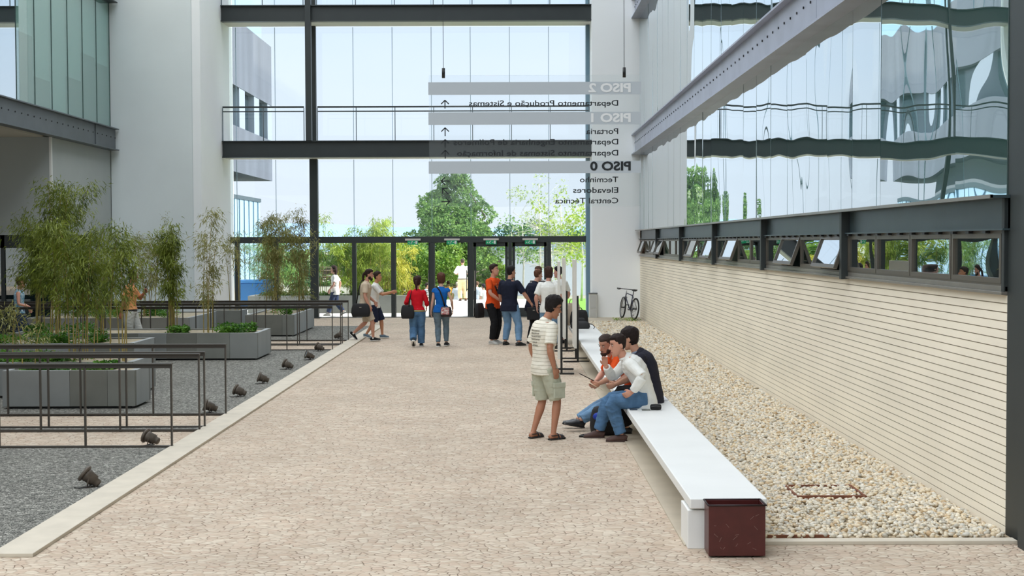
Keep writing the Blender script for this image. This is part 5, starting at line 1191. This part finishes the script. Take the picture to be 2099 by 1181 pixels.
# 6 companion behind
p6 = person('person', (-3.42, 34.25, .01), R(-92), 1.66, 'person in navy shorts just beyond the ponytail man, one hand raised', pose=dict(P=(0,0,.88), a=(0,3,8,16), LF=(-.08,.18,0), RF=(.09,-.2,.03,0,-15), RH=(.10,.42,1.16), LH=(-.14,.42,1.14), Rh=(0,1,.2), Lh=(0,1,.2), Lp=(-.5,-.4,-1), Rp=(.5,-.4,-1)),
    tone=(190,134,100), top=dict(m=WHT, n='t_shirt', sleeve=.8), bottom=dict(m=cloth('navy_shorts', (36,44,66), .1), len=1.05, n='shorts'), shoes=dict(m=JEANG, sole=RUBW), hair=dict(col=(50,36,28)))
c = W2(p6, (0,-.22,1.38)); t = thing('backpack', tuple(c), 'sand-coloured backpack on the companion behind the ponytail man', 'backpack')
bagmesh((c.x,c.y,c.z-.45), (.20,.3,.46), 'bag_body', cloth('sand_bag', (190,166,134), .08), t); MB().ball((c.x-.02,c.y-.02,c.z-.0), (.06,.06,.05), 10).build('top_roll', RUBW, t, True)
# 7 woman in red
p7 = person('person', (-2.16, 31.45, 0), R(4), 1.57, 'woman in a red jacket and wide jeans walking away, black bag at her left', fem=True, pose=dict(P=(0,0,.85), a=(0,0,3,4), head=(10,4,0), LF=(-.09,-.16,.10,0,-38), RF=(.09,.12,0,4), LH=(-.23,.20,.98), RH=(.22,.22,.92), Lp=(-.35,-1,-.3), Rp=(.3,-1,-.3)),
    tone=(206,156,132), top=dict(m=RED, sleeve=1.5, g=.020, hem=.035, n='jacket', gend=.02), bottom=dict(m=JEAN, g=.022, gend=.05, len=1.97, belt=mat('olive_belt', (150,140,100), .7)), shoes=dict(m=LEATHER, sole=RUBW), hair=dict(col=(52,28,24), th=.024, pony=1, back=-.09))
shoulder_bag(p7, (-.22,-.10,.98), (.30,.14,.32), 'black cloth bag hanging at the left hip of the woman in red', strap=[(-.20,-.14,.86),(-.17,-.15,1.10),(-.13,-.10,1.28),(-.13,.0,1.31),(-.15,.08,1.22)], clasp=False)
# 8 woman in blue
p8 = person('person', (-1.61, 31.5, 0), R(-2), 1.64, 'woman in a sleeveless blue top and grey jeans walking away, patterned bag at hip', fem=True, pose=dict(P=(0,0,.88), a=(0,0,3,6), head=(-4,6,0), LF=(-.07,-.02,0,0), RF=(.10,.16,.01,12), LH=(-.24,.06,.80), RH=(.26,.12,.86), Lp=(-.3,-1,-.2), Rp=(.5,-1,-.2)),
    tone=(214,170,146), top=dict(m=BLU, sleeve=.18, g=.014, hem=-.06, n='top'), bottom=dict(m=JEANG, g=.014, gend=.02), shoes=dict(m=BLACK, sole=RUBW), hair=dict(col=(88,54,40), th=.034, back=-.115))
FLP = mat('patterned_flap', (220,214,210), .7, col2=(170,40,44), vscale=26, detail=1)
shoulder_bag(p8, (.13,-.17,.94), (.26,.11,.24), 'small bag with white red and black patterned flap on the woman in blue', m=mat('dark_brown_cloth', (44,28,30), .7), flap=FLP, strap=[(.10,-.165,.94),(.05,-.16,1.12),(-.02,-.13,1.30),(-.10,-.05,1.39),(-.12,.03,1.36)])
# 9 orange tee man
p9 = person('person', (-.43, 32.3, 0), R(-122), 1.86, 'tall man in an orange printed tee and black trousers, standing with a bag', pose=dict(P=(0,0,1.0), a=(0,0,3,8), head=(-10,-2,0), LF=(-.12,.0,0,-4), RF=(.12,.05,0,10), RH=(.12,.26,1.05), LH=(-.26,.10,.98), Rp=(1,-.3,-.3), Rh=(-.6,.3,-.3)),
    tone=(206,150,126), top=dict(m=ORG, n='t_shirt', g=.016, hem=-.12), bottom=dict(m=BLK, g=.02, gend=.03), shoes=dict(m=mat('grey_shoe', (176,174,168), .7), sole=RUBW), hair=dict(col=(52,36,30), th=.014))
a = MB(); rr_ = random.Random(9); S2_, S3_ = p9['S2'], p9['S3']
for row in range(3):
    for i in range(4): a.ball((-.07+i*.045, S2_.y+.142, S3_.z-.12-row*.05), (.014,.006,.016), 8)
a.build('chest_print', mat('pale_orange_print', (236,170,130), .8), p9['root'])
shoulder_bag(p9, (.16,-.27,.98), (.30,.13,.36), 'black messenger bag behind the hip of the man in the orange printed T-shirt', strap=[(-.10,-.2,.95),(.02,-.17,1.2),(.10,-.10,1.48),(.13,.03,1.50),(.10,.15,1.35),(-.05,.17,1.1)], clasp=False)
# 10 navy tee man
p10 = person('person', (-.03, 31.8, 0), R(-28), 1.84, 'broad man in a navy tee and light blue jeans, back turned, holding a briefcase', build=1.08, pose=dict(P=(0,0,.97), a=(0,1,4,8), head=(28,4,0), LF=(-.15,.06,0,-8), RF=(.26,-.04,0,28), RH=(.43,.22,1.0), LH=(-.22,.18,.95), Rp=(.7,-1,-.2), Rh=(.5,.3,-.8), curl=(.3,1.1)),
    tone=(196,142,116), top=dict(m=NAVY, n='t_shirt', g=.022, hem=-.13, sleeve=.85), bottom=dict(m=JEANL, g=.022, gend=.03), shoes=dict(m=LEATHER), hair=dict(col=(28,24,24), th=.014, back=-.08))
c = W2(p10, (.50,.26,.88)); t = thing('briefcase', tuple(c), 'black briefcase held between the two men in navy T-shirts', 'briefcase')
M = Matrix.Rotation(R(0), 3, 'Z'); MB().obox(c+Vector((.05,0,-.14)), (.42,.10,.29)).build('case_body', BLACK, t, bevel=.02); MB().obox(c+Vector((0,-.055,-.06)), (.05,.01,.02)).build('clasp', ALU, t)
MB().tube([c+Vector((-.05,0,0)), c+Vector((-.04,0,.05)), c+Vector((.06,0,.05)), c+Vector((.07,0,0))], .011).build('handle', BLACKP, t, True)
# 11 second navy man
p11 = person('person', (.50, 32.3, 0), R(-55), 1.77, 'slimmer man in a navy tee and black trousers leaning in to talk', pose=dict(P=(0,0,.93), a=(4,10,16,30), head=(6,8,0), LF=(-.12,.02,0), RF=(.12,.0,0), RH=(.24,.14,.9), LH=(-.24,.22,1.0)),
    tone=(206,156,134), top=dict(m=NAVY, n='t_shirt', g=.016, hem=-.12, sleeve=.8), bottom=dict(m=BLK, g=.016), shoes=dict(m=LEATHER), hair=dict(col=(96,62,44), th=.013, back=-.07))
# 12 striped
ST = cloth('striped_tee', (226,224,220), .02); stripes(ST, (40,40,44), 16, .5)
p12 = person('person', (.70, 33.3, 0), R(150), 1.80, 'man in a black and white striped T-shirt, mostly hidden behind the talking group', pose=dict(P=(0,0,.96), a=(0,2,5,12), head=(-10,4,0), LF=(-.12,0,0), RF=(.12,.05,0), RH=(.26,.1,.92)),
    tone=(206,156,134), top=dict(m=ST, n='t_shirt', g=.016, hem=-.12), bottom=dict(m=JEAN, g=.016), shoes=dict(m=LEATHER), hair=dict(col=(80,56,44), th=.012))
# 13 long haired white tee
p13 = person('person', (.86, 31.2, 0), R(-8), 1.80, 'long-haired man in a white tee, back turned, right of the two men in navy', pose=dict(P=(0,0,.95), a=(0,0,3,8), head=(-6,2,0), LF=(-.12,0,0), RF=(.13,.02,0), LH=(-.27,.04,.92), RH=(.27,.05,.92)),
    tone=(206,152,134), top=dict(m=WHT, n='t_shirt', g=.018, hem=-.12, sleeve=.8), bottom=dict(m=JEANL, g=.016), shoes=dict(m=LEATHER), hair=dict(col=(62,40,32), th=.03, back=-.12))
# 14 white tee between boards
p14 = person('person', (1.17, 32.3, 0), R(48), 1.82, 'man in a white tee and dark jeans standing behind the display boards', pose=dict(P=(0,0,.96), a=(0,1,4,10), head=(-10,4,0), LF=(-.12,0,0), RF=(.12,.05,0), LH=(-.26,.08,.95), RH=(.24,.12,.95)),
    tone=(206,152,134), top=dict(m=WHT, n='t_shirt', g=.016, hem=-.12), bottom=dict(m=JEAND, g=.018), shoes=dict(m=LEATHER), hair=dict(col=(30,24,24), th=.014))
# 15 outside woman
person('person', (-5.8, 45.1, 0), R(88), 1.62, 'long-haired woman in a white T-shirt and dark jeans walking left outside the glass', fem=True, pose=dict(P=(0,0,.87), a=(0,0,3,10), LF=(-.08,.22,0), RF=(.08,-.25,.06,0,-30), LH=(-.22,.16,.86), RH=(.22,-.1,.86)),
    tone=(196,146,126), top=dict(m=WHT, n='t_shirt', g=.022, hem=-.16, sleeve=.7), bottom=dict(m=JEAND, g=.014), shoes=dict(m=mat('grey_shoe', (176,174,168), .7)), hair=dict(col=(50,30,26), long=.2, th=.018))
# 16 white shirt outside
person('person', (-1.98, 56.2, 0), R(6), 1.72, 'man in a white shirt and beige trousers standing on the sunny terrace, back turned', pose=dict(P=(0,0,.92), a=(0,0,3,16), head=(6,12,0), LF=(-.1,0,0), RF=(.12,.03,0), LH=(-.12,.26,1.1), RH=(.12,.26,1.1), Lp=(-1,-.5,-.3), Rp=(1,-.5,-.3)), build=1.06,
    tone=(190,140,116), top=dict(m=WHT, n='shirt', g=.03, hem=.04, sleeve=.95, gend=.04), bottom=dict(m=cloth('beige_trousers', (226,204,166), .04), g=.024, belt=mat('grey_belt', (120,116,112), .6)), shoes=dict(m=BROWNS), hair=dict(col=(70,60,54), th=.01, back=-.07))
# distant walkers on the lower ground
YEL = cloth('yellow_orange_shirt', (244,180,90), .03); PALE = cloth('pale_blue_shirt', (206,218,232), .03); GRYS = cloth('grey_white_shirt', (208,212,220), .04)
for px, Y, rz, H, lab, tp, bt_, hc in ((919,70,R(5),1.68,'person in a yellow orange shirt and dark trousers out on the lower ground', YEL, BLK, (60,44,38)),
        (937,68,R(-15),1.66,'person in pale shirt and white trousers outside, beside the man in beige trousers', GRYS, WHT, (190,180,170)),
        (873,66,R(-70),1.70,'person in a light grey shirt outside, seen left of the open door post', GRYS, JEANG, (50,40,36)),
        (904,72,R(10),1.6,'person in a pale blue shirt outside, behind the woman in blue', PALE, JEAN, (90,60,40)),
        (978,69,R(5),1.66,'person in a pale blue shirt and blue jeans outside, behind the closed door', PALE, JEAN, (120,90,70)),
        (992,64,R(40),1.72,'dark-haired person in a white shirt outside, just left of the orange T-shirt man', WHT, JEANL, (36,26,40))):
    person('person', ((px-1047)*Y/F, Y, -1.3), rz, H, lab, pose=dict(LF=(-.12,.05,0), RF=(.12,-.05,0)), tone=(206,156,130), top=dict(m=tp, n='shirt', g=.02), bottom=dict(m=bt_), shoes=dict(m=LEATHER), hair=dict(col=hc, th=.012), group=None)
# 17 orange polo man on the left
p17 = person('person', (-8.36, 29.95, .015), R(-86), 1.80, 'man in an orange polo and pale trousers walking behind the long planter', build=1.06, pose=dict(P=(0,0,.95), a=(0,2,5,14), head=(4,4,0), LF=(-.09,.28,0), RF=(.10,-.28,.06,0,-28), RH=(.25,-.16,.86), LH=(-.06,.30,1.30), Lp=(-.7,-.2,-1), Lh=(.1,.4,.8), Rh=(0,0,-1), curl=(1.0,.4)),
    tone=(170,112,86), top=dict(m=cloth('apricot_polo', (222,156,104), .05), n='polo_shirt', g=.02, hem=.03, sleeve=.8, collar=cloth('apricot_polo', (222,156,104), .05)), bottom=dict(m=cloth('pale_grey_trousers', (206,206,200), .05), g=.024, gend=.04, belt=BLACKP), shoes=dict(m=BROWNS), hair=dict(col=(34,26,24), th=.012))
c = W2(p17, (-.05,.34,1.38)); t = thing('mobile_phone', tuple(c), 'dark mobile phone held by the man in the orange polo shirt', 'phone'); MB().obox(c, (.02,.05,.14)).build('phone_body', BLACKP, t, bevel=.006)
# 18 woman in halter top
p18 = person('person', (-11.22, 31.15, 0), R(-80), 1.62, 'woman in a light blue patterned halter top and jeans at the dark entrance', fem=True, pose=dict(P=(0,0,.87), a=(0,0,3,8), LF=(-.08,.24,0), RF=(.08,-.2,.04,0,-20), RH=(.16,.24,.98), LH=(-.2,.2,.95)),
    tone=(206,146,122), top=dict(m=mat('halter_pattern', (196,216,224), .8, col2=(60,140,170), vscale=22, detail=2), n='halter_top', sleeve=0, g=.008, hem=-.02), bottom=dict(m=JEAND, g=.012), shoes=dict(m=LEATHER), hair=dict(col=(70,46,36), th=.02, long=.0))
p19 = person('person', (-11.98, 31.1, 0), R(95), 1.70, 'dark-haired person in a teal shirt, cut off by the left picture edge', pose=dict(LF=(-.1,.1,0), RF=(.1,-.1,0)),
    tone=(206,146,122), top=dict(m=cloth('teal_shirt', (90,130,140), .08), n='shirt', g=.018), bottom=dict(m=JEAND, g=.016), shoes=dict(m=LEATHER), hair=dict(col=(40,26,26), th=.016))
# ------------------------------------------------------------------ tidy
for o in TEMPK:
    for kx in ('_w', '_o'):
        if kx in o: del o[kx]
bpy.data.scenes.remove(TS)
